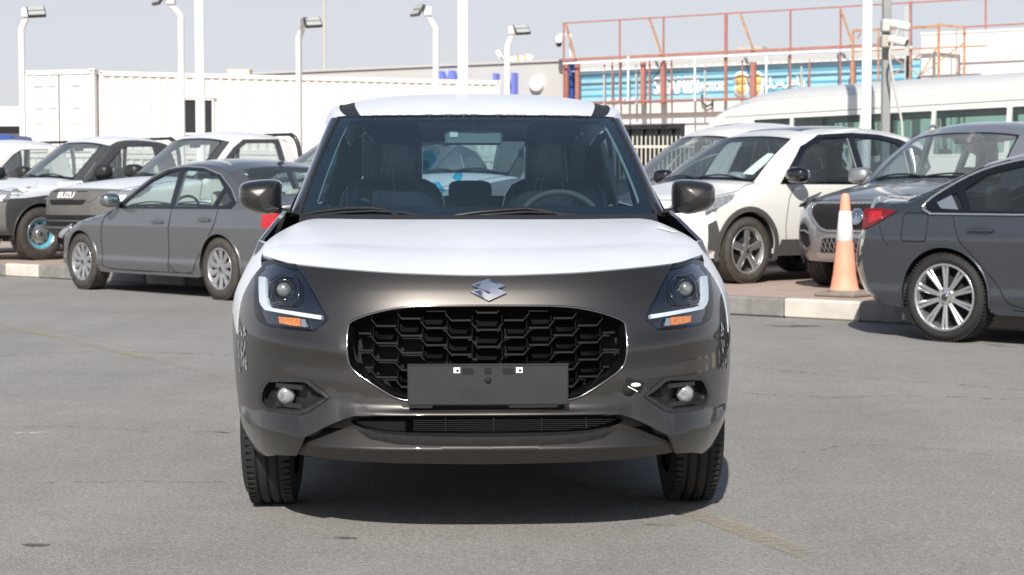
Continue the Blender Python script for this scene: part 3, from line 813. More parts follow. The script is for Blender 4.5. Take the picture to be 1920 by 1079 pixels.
# roof: stations along l, profile height and edge
RZ = sinterp([(.98, 1.405), (1.15, 1.466), (1.4, 1.510), (1.75, 1.535), (2.1, 1.528), (2.5, 1.49), (2.75, 1.44), (2.92, 1.40)])
REa = sinterp([(.98, .575), (1.15, .60), (1.4, .615), (1.75, .622), (2.2, .615), (2.6, .59), (2.92, .56)])
REz = sinterp([(.98, 1.385), (1.15, 1.418), (1.4, 1.455), (1.75, 1.47), (2.2, 1.455), (2.6, 1.41), (2.92, 1.355)])
hdr = WTc
def roofl0(s):  # front edge of the roof follows the glass
    return curve_at(hdr, max(-1, min(1, s)))
def rooffn(s, t):
    l = 1.0+(2.92-1.0)*t; l += .06*s*s*(1-t)
    e = REa(l); zc_ = RZ(l); ze = REz(l)
    a = s*e; z = ze+(zc_-ze)*(1-abs(s)**3.2)
    p = Vector((a, l, z))
    if t < .12:
        h_ = roofl0(s)+Vector((0, .0, .004)); k = 1-t/.12; k = k*k*(3-2*k); p = p.lerp(h_, k)
    return p
RF = .835
mat('trim_teal', (.26, .31, .30), rough=.6)
mat('channel_dark', (.02, .022, .028), rough=.55, metal=.2)
m = MB(); gridsurf(m, rooffn, -RF, RF, 40, 0, 1, 40, (0, -.1, 1)); rf = m.build('roof', 'film_white', SW); tag(rf, 'roof covered with white protective film')
m = MB()
for k in range(46):
    s = -RF+.04+(2*RF-.08)*k/45; p = rooffn(s, .008); q = random.uniform(.6, 1.5)
    blob(m, p+Vector((0, -.004, -.002)), (.014*q, .003, .0035*q), 6, 4)
m.build('film_edge', 'blackplastic', rf)
for s in (-1, 1):
    m = MB(); gridsurf(m, lambda u, t: rooffn(s*u, t)+Vector((0, 0, -.003)), RF, .945, 4, 0, 1, 40, (0, -.1, 1)); m.build('roof_channel', 'channel_dark', SW)
    m = MB(); gridsurf(m, lambda u, t: rooffn(s*u, t), .94, 1.0, 4, .035, 1, 40, (s*.5, -.1, 1))
    RL = [rooffn(s, .035+.965*i/40) for i in range(41)]
    LR = [p+Vector((s*.028, .012, -.055)) for p in RL]; ribbon(m, RL, LR)
    ro = m.build('roof_rail', 'film_white', SW)
    m = MB(); tube(m, [rooffn(s*.94, .05+.95*i/30)+Vector((0, 0, -.001)) for i in range(31)], .0025, 5); m.build('roof_seam', 'dark', ro)
# ---------------- body sides
plan = sinterp([(-.8, .868), (0, .868), (.4, .868), (1.2, .866), (2.0, .868), (2.6, .862), (2.9, .82), (3.05, .74)])
def WS(l, z):
    base = _xs(min(z, .87))/.868
    if z > .87: base = (_xs(.87)-(z-.87)*.36)/.868
    if z > .87 and l > .35: base = base
    wv = plan(l)*base*(1 if l < .5 else 1+min(1, (l-.5)/.4)*(.02 if z > .8 else 0))
    if l < .0:
        q = (l+.80-_pz(z))/.80; q = max(0, min(1, q)); wv = min(wv, _xs(z)*(1-(1-q)**2)**(1/3.2))
    return wv
def SP(s, off=0.): return lambda l, z: Vector((s*(WS(l, z)+off), l, z))
arc = lambda cx_, r: [(x, z) for x, z in circ(cx_, .305, r, 20, 200, -20) ] if False else [(cx_-r*math.cos(math.radians(a)), .305+r*math.sin(math.radians(a))) for a in range(-12, 193, 8)]
L0 = -.80+.80*(1-math.sqrt(max(0, 1-UC**3.2)))
fl = [(L0+_pz(.86)+.0, .865), (L0+_pz(.7), .70), (L0+_pz(.5), .50), (L0+_pz(.40), .40), (-.355, .30)]
fl = [(l, z) for l, z in fl]
bot = arc(0, .345)+[(.40, .20), (2.05, .20)]+arc(2.45, .345)+[(2.85, .26), (2.98, .30)]
topl = [(3.04, .6), (3.02, .95), (2.98, 1.0), (1.0, 1.0), (.60, 1.02), (.42, .995), (.25, .962), (.08, .93), (-.06, .905), (-.19, .878)]
side = fl[:1]+[(l, z) for l, z in fl[1:]]+bot+topl
for s in (-1, 1):
    m = MB(); sref = (s, 0, .1)
    panel(m, side, SP(s), sref, res=.045, thick=.012); sd_ = m.build('body_side', 'gunmetal', SW)
    m = MB(); wf = [(-.30, .80), (-.31, .845), (-.19, .880), (-.06, .907), (.08, .932), (.25, .964), (.42, .997), (.62, 1.02), (.66, .90), (.55, .74), (.36, .66), (.20, .655), (0, .67), (-.2, .68), (-.315, .62)]
    panel(m, wf, SP(s, .0025), sref, res=.03, thick=.002); fd = m.build('fender', 'film_white', SW)
    # crumpled clear film where the bumper meets the fender, catching light
    m = MB()
    for k in range(34):
        z_ = random.uniform(.50, .655); u_ = random.uniform(.895, .942); a_ = _xs(z_)*u_; r_ = random.uniform(.004, .010)
        P = [(a_+.5*r_*random.uniform(.6, 1)*math.cos(t), z_+1.7*r_*random.uniform(.6, 1)*math.sin(t)) for t in (0, 1.2, 2.4, 3.6, 5)]
        m.add([Vector((s*a, F1(a, z)-.002-random.uniform(0, .004), z)) for a, z in P], [tuple(range(5))], smooth=False)
    m.build('film_crumple', 'chrome', bumper)
    # side window band, glass and dark pillars
    def GSP(l, z, o=0.):
        k = (z-1.0)/.42; e0 = min(WS(l, 1.0)-.01, .745); e1 = REa(l)-.004
        return Vector((s*(e0+(e1-e0)*k+.006*math.sin(PI*min(max(k, 0), 1))+o), l, z))
    m = MB(); LL = [.60+2.4*i/30 for i in range(31)]; ribbon(m, [SP(s)(l, .999) for l in LL], [GSP(l, 1.004) for l in LL]); m.build('belt_moulding', 'gunmetal', SW)
    band_ = [(.66, 1.0), (.8, 1.09), (1.0, 1.22), (1.14, 1.325), (1.22, 1.35), (1.5, 1.38), (1.8, 1.39), (2.3, 1.375), (2.7, 1.33), (2.92, 1.29), (3.02, 1.0)]
    w1 = [(.92, 1.03), (1.06, 1.20), (1.2, 1.30), (1.35, 1.345), (1.62, 1.36), (1.64, 1.03)]
    w2 = [(1.74, 1.03), (1.72, 1.36), (2.15, 1.35), (2.38, 1.32), (2.46, 1.25), (2.44, 1.05)]
    m = MB(); panel(m, band_, GSP, sref, holes=[w1, w2], res=.06, thick=.01); m.build('window_frame', 'gloss_black', SW)
    for wv in (w1, w2):
        m = MB(); panel(m, wv, lambda l, z: GSP(l, z, -.006), sref, res=.08); m.build('side_window', 'tint_glass', SW)
    # doors: seams and handle
    m = MB()
    for dl in ([(.50, .98), (.46, .80), (.44, .5), (.46, .27), (.6, .24), (1.6, .24), (1.69, .3), (1.70, .98)], [(1.70, .98), (1.70, .3), (1.78, .24), (2.02, .26), (2.1, .5), (2.3, .68), (2.42, .78), (2.46, .98)]):
        tube(m, [SP(s, .0005)(*q) for q in densify(cr(dl, 3), .05, False)], .003, 4)
    m.build('door_seam', 'dark', sd_)
    m = MB(); p = SP(s, .02)(1.5, .86); box(m, p, (.02, .18, .025), bev=.008); m.build('door_handle', 'gunmetal', sd_)
    m = MB(); panel(m, [(2.70, .74), (2.72, .95), (3.0, .97), (3.03, .74)], SP(s, .004), sref, res=.06, thick=.01); m.build('tail_light', 'red_lens', SW)
    # wheel-arch liner
    for cy in (0, 2.45):
        m = MB(); A = []; B = []
        for a in range(-12, 193, 8):
            q = (-.345*math.cos(math.radians(a)), .345*math.sin(math.radians(a)))
            A.append(Vector((s*(WS(cy+q[0], .305+q[1])-.012), cy+q[0], .305+q[1]))); B.append(Vector((s*.58, cy+q[0], .305+q[1])))
        ribbon(m, A, B); m.add([Vector((s*.58, cy, .305))]+B, [(0, i, i+1) for i in range(1, len(B))], smooth=False); m.build('wheel_arch_liner', 'under', SW)
    # door mirrors
    mo = cr([pc(px, py, .62) for px, py in ((448, 366), (448.5, 352), (455, 344), (470, 339.5), (495, 336.5), (516, 337), (525, 341.5), (528.5, 352), (529, 375), (527.5, 393), (519, 397), (504, 402), (490, 402), (474, 398), (458, 391), (449, 379))], 3, closed=True)
    mx_ = sum(p[0] for p in mo)/len(mo); mz_ = sum(p[1] for p in mo)/len(mo)
    mo = [((a-mx_)*-s, z-mz_) for a, z in mo]; mxx = s*(abs(mx_)+.002)
    m = MB(); rings = []
    for (k, dy) in ((0, -.085), (.35, -.082), (.62, -.07), (.82, -.048), (.94, -.018), (1, .02), (1.0, .05), (.93, .06)):
        rings.append([Vector((mxx+a*k, .62+dy+.10*max(0, (s*a))*-0+ (-.05*(s*a)/.08*0), mz_+z*k)) for a, z in mo])
    n_ = len(mo); vs = [p for r_ in rings for p in r_]; fs = []
    for i in range(len(rings)-1):
        for k in range(n_): l_ = (k+1) % n_; fs.append((i*n_+k, i*n_+l_, (i+1)*n_+l_, (i+1)*n_+k))
    if s > 0: pass
    c0 = sum(rings[0], Vector())/n_
    f0 = fs[n_*3]; nn = (vs[f0[1]]-vs[f0[0]]).cross(vs[f0[2]]-vs[f0[0]])
    if nn.dot(vs[f0[0]]-Vector((mxx, .66, mz_))) < 0: fs = [f[::-1] for f in fs]
    m.add(vs, fs); mir = m.build('door_mirror', 'gunmetal', SW)
    m = MB(); m.add([p+Vector((0, .002, 0)) for p in rings[-1]], [tuple(range(n_))], smooth=False); m.build('mirror_glass', 'mirrorglass', mir)
    tl = [pc(px, py, .55) for px, py in ((449, 374), (468, 380), (468, 389), (460, 388), (450, 382))]
    m = MB(); panel(m, [(abs(a), z) for a, z in tl], lambda a, z: Vector((s*a, .62-.060+ (abs(a)-.80)*.25+.012, z)), FRONT, res=.02, thick=.008, norm=False); m.build('turn_signal', 'led_white', mir)
    m = MB(); p0 = pcl(542, 403, .66); p1 = pcl(500, 399, .64); beam(m, (s*abs(p0.x), .68, p0.z+.012), (s*abs(p1.x), .64, p1.z+.012), .06, .022, bev=.006); m.build('mirror_arm', 'blackplastic', mir)
# tail
m = MB(); gridsurf(m, lambda a, z: Vector((a, 3.06-.30*(abs(a)/.74)**4-.06*((z-.6)/.4)**2, z)), -.74, .74, 20, .28, 1.02, 10, (0, 1, 0)); m.build('tailgate', 'gunmetal', SW)
m = MB(); tgl = lambda a, t: Vector((a*(1-.16*t), 3.02-.13*t-.12*(abs(a)/.7)**4, 1.02+.36*t))
panel(m, [(-.72, 0), (.72, 0), (.72, 1), (-.72, 1)], tgl, (0, 1, .3), holes=[rrect(-.60, .60, .08, .95, .06)], res=.08, thick=.01); m.build('tailgate_frame', 'gloss_black', SW)
m = MB(); panel(m, rrect(-.60, .60, .08, .95, .06), lambda a, t: tgl(a, t)-Vector((0, .004, 0)), (0, 1, .3), res=.2); m.build('rear_window', 'car_glass', SW)
m = MB(); box(m, (0, 1.35, .24), (1.1, 3.1, .03)); box(m, (0, 1.3, .36), (1.30, 2.4, .02)); box(m, (0, .2, .55), (1.30, .7, .5)); m.build('underbody', 'under', SW)
m = MB(); box(m, (0, -.35, .33), (1.15, .5, .16)); beam(m, (-.62, .02, .27), (.62, .02, .27), .07); m.build('subframe', 'under', SW)
# wheels
wm = wheel_meshes(.305, .172, .205, ('twin', 5, .05, .03, .16, .012), 'alloy')
for s in (-1, 1):
    put_wheel(SW, wm, (s*.815, 0, .305), s); put_wheel(SW, wm, (s*.853, 2.45, .305), s)
# ---------------- interior
m = MB()
gridsurf(m, lambda a, t: Vector((a, .34+.42*t, .952+.035*math.sin(PI*t)-.10*max(0, t-.8)*5*.5)), -.66, .66, 16, 0, 1, 10, (0, 0, 1))
box(m, (0, .80, .80), (1.32, .12, .26), bev=.03)
dash = m.build('dashboard', 'navytrim', SW)
m = MB(); sc0 = pcl(812, 362, .66); sc1 = pcl(952, 392, .66)
gw = (sc1.x-sc0.x)/2; cxm = (sc0.x+sc1.x)/2
P = [(cxm-gw, .93), (cxm-gw, .985), (cxm-gw+.02, .998), (cxm+gw-.02, .998), (cxm+gw, .985), (cxm+gw, .93)]
panel(m, P, lambda a, z: Vector((a, .60+.1*(z-.93), z)), FRONT, res=.1, thick=.05, norm=False)
dsp = m.build('centre_display', 'greygreen', dash)
m = MB(); tube(m, [Vector((a, .597, z)) for a, z in P], .003, 5); tube(m, [Vector((cxm+(a-cxm)*.85, .597, .93+(z-.93)*.66)) for a, z in P], .002, 5); m.build('display_trim', 'alloy_dark', dsp)
m = MB(); st = Vector((.345, 1.0, .925)); Rst = Matrix.Rotation(-.42, 3, 'X')
tube(m, [st+Rst @ Vector((.183*math.cos(a), 0, .183*math.sin(a))) for a in [2*PI*k/40 for k in range(40)]], .014, 8, closed=True)
blob(m, st+Rst @ Vector((0, .01, 0)), (.075, .03, .06), p=.6)
for a in (0, PI, -PI/2): beam(m, st, st+Rst @ Vector((.18*math.cos(a), 0, .18*math.sin(a))), .03, .012)
m.build('steering_wheel', 'greyplastic', SW)
for s in (-1, 1):
    m = MB(); blob(m, (0, -.1, .10), (.25, .28, .09), p=.5); blob(m, (0, .18, .42), (.245, .08, .36), p=.45)
    blob(m, (0, .20, .86), (.135, .075, .19), p=.55)
    st_ = m.build('seat', 'seatwrap', SW, (s*.36, 1.42, .38))
    m = MB()
    for k in range(9):
        x0 = random.uniform(-.12, .10); z0 = random.uniform(.45, .98)
        tube(m, cr([(x0, .08, z0), (x0+random.uniform(-.02, .02), .075, z0-.05), (x0+random.uniform(-.05, .05), .085, z0-random.uniform(.1, .2))], 4), .0012, 4)
    m.build('plastic_wrap', 'led_white', st_)
m = MB(); blob(m, (0, 2.35, .50), (.60, .28, .10), p=.4); blob(m, (0, 2.62, .80), (.60, .09, .28), p=.4)
rs = m.build('rear_seat', 'seatcloth', SW)
m = MB()
for xx in (-.36, .0, .36): blob(m, (xx, 2.62, 1.10), (.11, .05, .055), p=.5)
m.build('headrest', 'seatcloth', rs)
m = MB()
for (px, py, sz) in ((800, 300, .05), (815, 358, .05), (860, 330, .03), (1000, 360, .04), (980, 290, .03)):
    p = pcl(px, py, 2.3); q = [p+Vector((sz*1.1*random.uniform(.6, 1.2)*math.cos(t), random.uniform(-.02, .02), sz*1.1*random.uniform(.6, 1.2)*math.sin(t))) for t in (0, 1.1, 2.3, 3.5, 4.8)]; m.add(q, [(0, 1, 2, 3, 4)], smooth=False)
m.build('blue_wrapping', 'bluebag', SW)
for sg in (-1, 1):
    m = MB(); gridsurf(m, lambda u, v: wfn(sg*(.975-.035*v), .10+.82*u, -.012-.012*v), 0, 1, 16, 0, 1, 3, (0, -1, .3), norm=False); m.build('pillar_trim', 'trim_teal', SW)
m = MB(); gridsurf(m, lambda s, t: rooffn(s, t)-Vector((0, 0, .035)), -.9, .9, 12, .03, .97, 12, (0, 0, -1), norm=False); m.build('roof_lining', 'navytrim', SW)
# ---------------- wipers
m = MB()
def wip(pts, r=.006):
    P = [pc(px, py, .34) for px, py in pts]; out = []
    for (px, py) in pts:
        l = .4
        for _ in range(20):
            a, z = pc(px, py, l); best = min(((wfn(a/.70, t) - Vector((a, 0, z))).z**2, t) for t in [i/60 for i in range(31)])[1]; l = wfn(max(-1, min(1, a/.70)), best).y-.02
        out.append(Vector((a, l, z)))
    return out
tube(m, wip([(566, 404), (600, 397), (650, 391), (690, 390.5), (712, 392), (735, 399), (752, 409)]), .0065, 6)
tube(m, wip([(575, 406.5), (640, 399), (700, 396), (760, 400), (800, 407)]), .0055, 6)
tube(m, wip([(850, 405), (900, 398), (950, 394), (985, 391.5), (1020, 396), (1060, 404), (1075, 409)]), .0065, 6)
tube(m, wip([(860, 407.5), (930, 402), (985, 398), (1040, 400), (1090, 405)]), .0055, 6)
m.build('wiper', 'blackplastic', SW)
# ------------------------------------------------------------------ ground
def asphalt():
    m = mat('asphalt', (.17, .165, .158), rough=.85); t = m.node_tree; b = t.nodes['Principled BSDF']
    tc = t.nodes.new('ShaderNodeTexCoord')
    def noise(sc, det=2, rough=.5):
        n = t.nodes.new('ShaderNodeTexNoise'); n.inputs['Scale'].default_value = sc; n.inputs['Detail'].default_value = det; n.inputs['Roughness'].default_value = rough
        t.links.new(tc.outputs['Object'], n.inputs['Vector']); return n
    def mr(src, a, b_, c, d):
        r = t.nodes.new('ShaderNodeMapRange'); r.inputs[1].default_value = a; r.inputs[2].default_value = b_; r.inputs[3].default_value = c; r.inputs[4].default_value = d
        t.links.new(src, r.inputs[0]); return r.outputs[0]
    def mul(x, y):
        q = t.nodes.new('ShaderNodeMath'); q.operation = 'MULTIPLY'; t.links.new(x, q.inputs[0]); t.links.new(y, q.inputs[1]); return q.outputs[0]
    fine = mr(noise(170, 3, .8).outputs['Fac'], .3, .7, .62, 1.38)
    vor = t.nodes.new('ShaderNodeTexVoronoi'); vor.inputs['Scale'].default_value = 110; t.links.new(tc.outputs['Object'], vor.inputs['Vector'])
    peb = mr(vor.outputs['Distance'], .0, .6, 1.18, .82)
    mid = mr(noise(5, 5, .65).outputs['Fac'], .3, .7, .93, 1.07); big = mr(noise(.45, 4, .6).outputs['Fac'], .3, .7, .9, 1.08)
    v = mul(mul(fine, peb), mul(mid, big))
    # small dark oil spots
    sp = mr(noise(2.3, 4, .7).outputs['Fac'], .68, .73, 1, .70); v = mul(v, sp)
    sp2 = mr(noise(1.1, 5, .75).outputs['Fac'], .60, .75, 1, .86); v = mul(v, sp2)
    wl = t.nodes.new('ShaderNodeTexNoise'); wl.inputs['Scale'].default_value = 1.5; wl.inputs['Detail'].default_value = 6; t.links.new(tc.outputs['Object'], wl.inputs['Vector'])
    mxv = t.nodes.new('ShaderNodeMix'); mxv.data_type = 'VECTOR'; mxv.inputs[0].default_value = .35; t.links.new(tc.outputs['Object'], mxv.inputs[4]); t.links.new(wl.outputs['Color'], mxv.inputs[5])
    ck = t.nodes.new('ShaderNodeTexVoronoi'); ck.feature = 'DISTANCE_TO_EDGE'; ck.inputs['Scale'].default_value = .42; t.links.new(mxv.outputs[1], ck.inputs['Vector'])
    c1 = mr(ck.outputs['Distance'], .0, .006, .55, 1); gate = mr(noise(.35, 2, .5).outputs['Fac'], .52, .58, 0, 1)
    lm = t.nodes.new('ShaderNodeMix'); t.links.new(gate, lm.inputs[0]); lm.inputs[2].default_value = 1; t.links.new(c1, lm.inputs[3]); v = mul(v, lm.outputs[0])
    stv = t.nodes.new('ShaderNodeMapping'); stv.inputs['Scale'].default_value = (.9, .12, 1); stv.inputs['Rotation'].default_value = (0, 0, .7); t.links.new(tc.outputs['Object'], stv.inputs[0])
    sn = t.nodes.new('ShaderNodeTexNoise'); sn.inputs['Scale'].default_value = 1.6; sn.inputs['Detail'].default_value = 5; t.links.new(stv.outputs[0], sn.inputs['Vector'])
    v = mul(v, mr(sn.outputs['Fac'], .3, .7, .93, 1.07)); v = mul(v, mr(noise(48, 2, .6).outputs['Fac'], .3, .7, .84, 1.16))
    x = t.nodes.new('ShaderNodeMix'); x.data_type = 'RGBA'; x.blend_type = 'MULTIPLY'; x.inputs[0].default_value = 1
    x.inputs[6].default_value = (.30, .287, .270, 1); t.links.new(v, x.inputs[7]); t.links.new(x.outputs[2], b.inputs['Base Color'])
    bp = t.nodes.new('ShaderNodeBump'); bp.inputs['Strength'].default_value = .5; bp.inputs['Distance'].default_value = .003
    t.links.new(vor.outputs['Distance'], bp.inputs['Height']); t.links.new(bp.outputs[0], b.inputs['Normal'])
    return m
asphalt()
mat('concrete_ground', (.30, .27, .24), rough=.9, noise=.15, nscale=3)
m = MB(); m.add([(-1500, -300, -.004), (1500, -300, -.004), (1500, 2500, -.004), (-1500, 2500, -.004)], [(0, 1, 2, 3)], smooth=False)
tag(m.build('ground', 'concrete_ground'), kind='structure')
KN = Vector((.648, .762, 0)); KD = Vector((.762, -.648, 0)); KP = Vector((2.53, 14.95, 0))       # kerb normal (away from the road), direction, a point on it
A = KP-KD*90; B = KP+KD*60
m = MB(); m.add([A, B, B-KN*70, A-KN*70], [(0, 3, 2, 1)][::1], smooth=False)
tag(m.build('road', 'asphalt'), kind='structure')
# faded yellow line
def yel():
    m = mat('yellow_line', (.42, .36, .22), rough=.85); t = m.node_tree; b = t.nodes['Principled BSDF']; tc = t.nodes.new('ShaderNodeTexCoord')
    n = t.nodes.new('ShaderNodeTexNoise'); n.inputs['Scale'].default_value = 30; n.inputs['Detail'].default_value = 8; n.inputs['Roughness'].default_value = .8; t.links.new(tc.outputs['Object'], n.inputs['Vector'])
    n2 = t.nodes.new('ShaderNodeTexNoise'); n2.inputs['Scale'].default_value = 1.3; n2.inputs['Detail'].default_value = 3; t.links.new(tc.outputs['Object'], n2.inputs['Vector'])
    ad = t.nodes.new('ShaderNodeMath'); ad.operation = 'ADD'; t.links.new(n.outputs['Fac'], ad.inputs[0]); t.links.new(n2.outputs['Fac'], ad.inputs[1])
    r = t.nodes.new('ShaderNodeMapRange'); r.inputs[1].default_value = .84; r.inputs[2].default_value = 1.15; r.inputs[3].default_value = 0; r.inputs[4].default_value = .62; t.links.new(ad.outputs[0], r.inputs[0])
    x = t.nodes.new('ShaderNodeMix'); x.data_type = 'RGBA'; x.inputs[6].default_value = (.245, .236, .223, 1); x.inputs[7].default_value = (.42, .36, .245, 1)
    b.inputs['Base Color'].default_value = (.46, .39, .27, 1); t.links.new(r.outputs[0], b.inputs['Alpha'])
yel()
pts = [gnd(-60, 596), gnd(0, 610), gnd(200, 654), gnd(435, 712), gnd(1020, 882), gnd(1290, 960), gnd(1600, 1075), gnd(1700, 1115)]
P = resample([Vector(q) for q in cr([tuple(p) for p in pts], 5)], 60); m = MB(); L = []; R_ = []
for i, p in enumerate(P):
    d = (P[min(i+1, 60)]-P[max(i-1, 0)]).normalized(); n = Vector((-d.y, d.x, 0))*(.05+random.uniform(-.004, .004)); L.append(p+n+Vector((0, 0, .004))); R_.append(p-n+Vector((0, 0, .004)))
ribbon(m, L, R_, smooth=False); tag(m.build('yellow_line', 'yellow_line'), kind='structure')

# cracks, oil marks and paint specks on the road
def patchmat(nm, col, amax, sc):
    m = mat(nm, col, rough=.8); t = m.node_tree; b = t.nodes['Principled BSDF']; tc = t.nodes.new('ShaderNodeTexCoord')
    n = t.nodes.new('ShaderNodeTexNoise'); n.inputs['Scale'].default_value = sc; n.inputs['Detail'].default_value = 7; t.links.new(tc.outputs['Object'], n.inputs['Vector'])
    r = t.nodes.new('ShaderNodeMapRange'); r.inputs[1].default_value = .42; r.inputs[2].default_value = .60; r.inputs[3].default_value = 0; r.inputs[4].default_value = amax
    t.links.new(n.outputs['Fac'], r.inputs[0]); t.links.new(r.outputs[0], b.inputs['Alpha'])
patchmat('crack_dark', (.10, .096, .09), .5, 14); patchmat('oil_dark', (.08, .075, .07), .75, 9); patchmat('paint_speck', (.6, .6, .58), .7, 16)
def crack(pts, wd):
    P = resample([Vector(q) for q in cr([tuple(gnd(*p)) for p in pts], 4)], 70); L = []; R_ = []; off = 0
    for i, p in enumerate(P):
        off = off*.8+random.uniform(-.012, .012); d = (P[min(i+1, 70)]-P[max(i-1, 0)]).normalized(); n = Vector((-d.y, d.x, 0)); k = wd*random.uniform(.4, 1.2)
        q = p+n*off; L.append(q+n*k+Vector((0, 0, .003))); R_.append(q-n*k+Vector((0, 0, .003)))
    m = MB(); ribbon(m, L, R_, smooth=False); tag(m.build('road_crack', 'crack_dark'), kind='structure')
crack([(1385, 686), (1500, 699), (1640, 712), (1800, 722), (1960, 735)], .012); crack([(1395, 738), (1560, 746), (1720, 743), (1960, 754)], .014)
crack([(-40, 806), (120, 800), (300, 812), (440, 808)], .008); crack([(-40, 908), (200, 905), (445, 904)], .007); crack([(-20, 668), (210, 660), (430, 668)], .014); crack([(1500, 850), (1640, 835), (1960, 862)], .007)
def stain(px, py, rx, ry, mt, nm='oil_stain'):
    c = gnd(px, py); N = 22; m = MB(); P = []
    for k in range(N):
        a = 2*PI*k/N; q = random.uniform(.7, 1.15); P.append(Vector((c.x+rx*q*math.cos(a), c.y+ry*q*math.sin(a), .002)))
    m.add([c+Vector((0, 0, .002))]+P, [(0, 1+k, 1+(k+1) % N) for k in range(N)], smooth=False); tag(m.build(nm, mt), kind='structure')
stain(1490, 612, .26, .12, 'oil_dark'); stain(70, 1022, .05, .03, 'oil_dark'); stain(56, 813, .10, .05, 'paint_speck', 'paint_speck'); stain(640, 1010, .05, .02, 'oil_dark'); stain(1235, 985, .06, .02, 'oil_dark')
stain(380, 812, .14, .03, 'oil_dark')
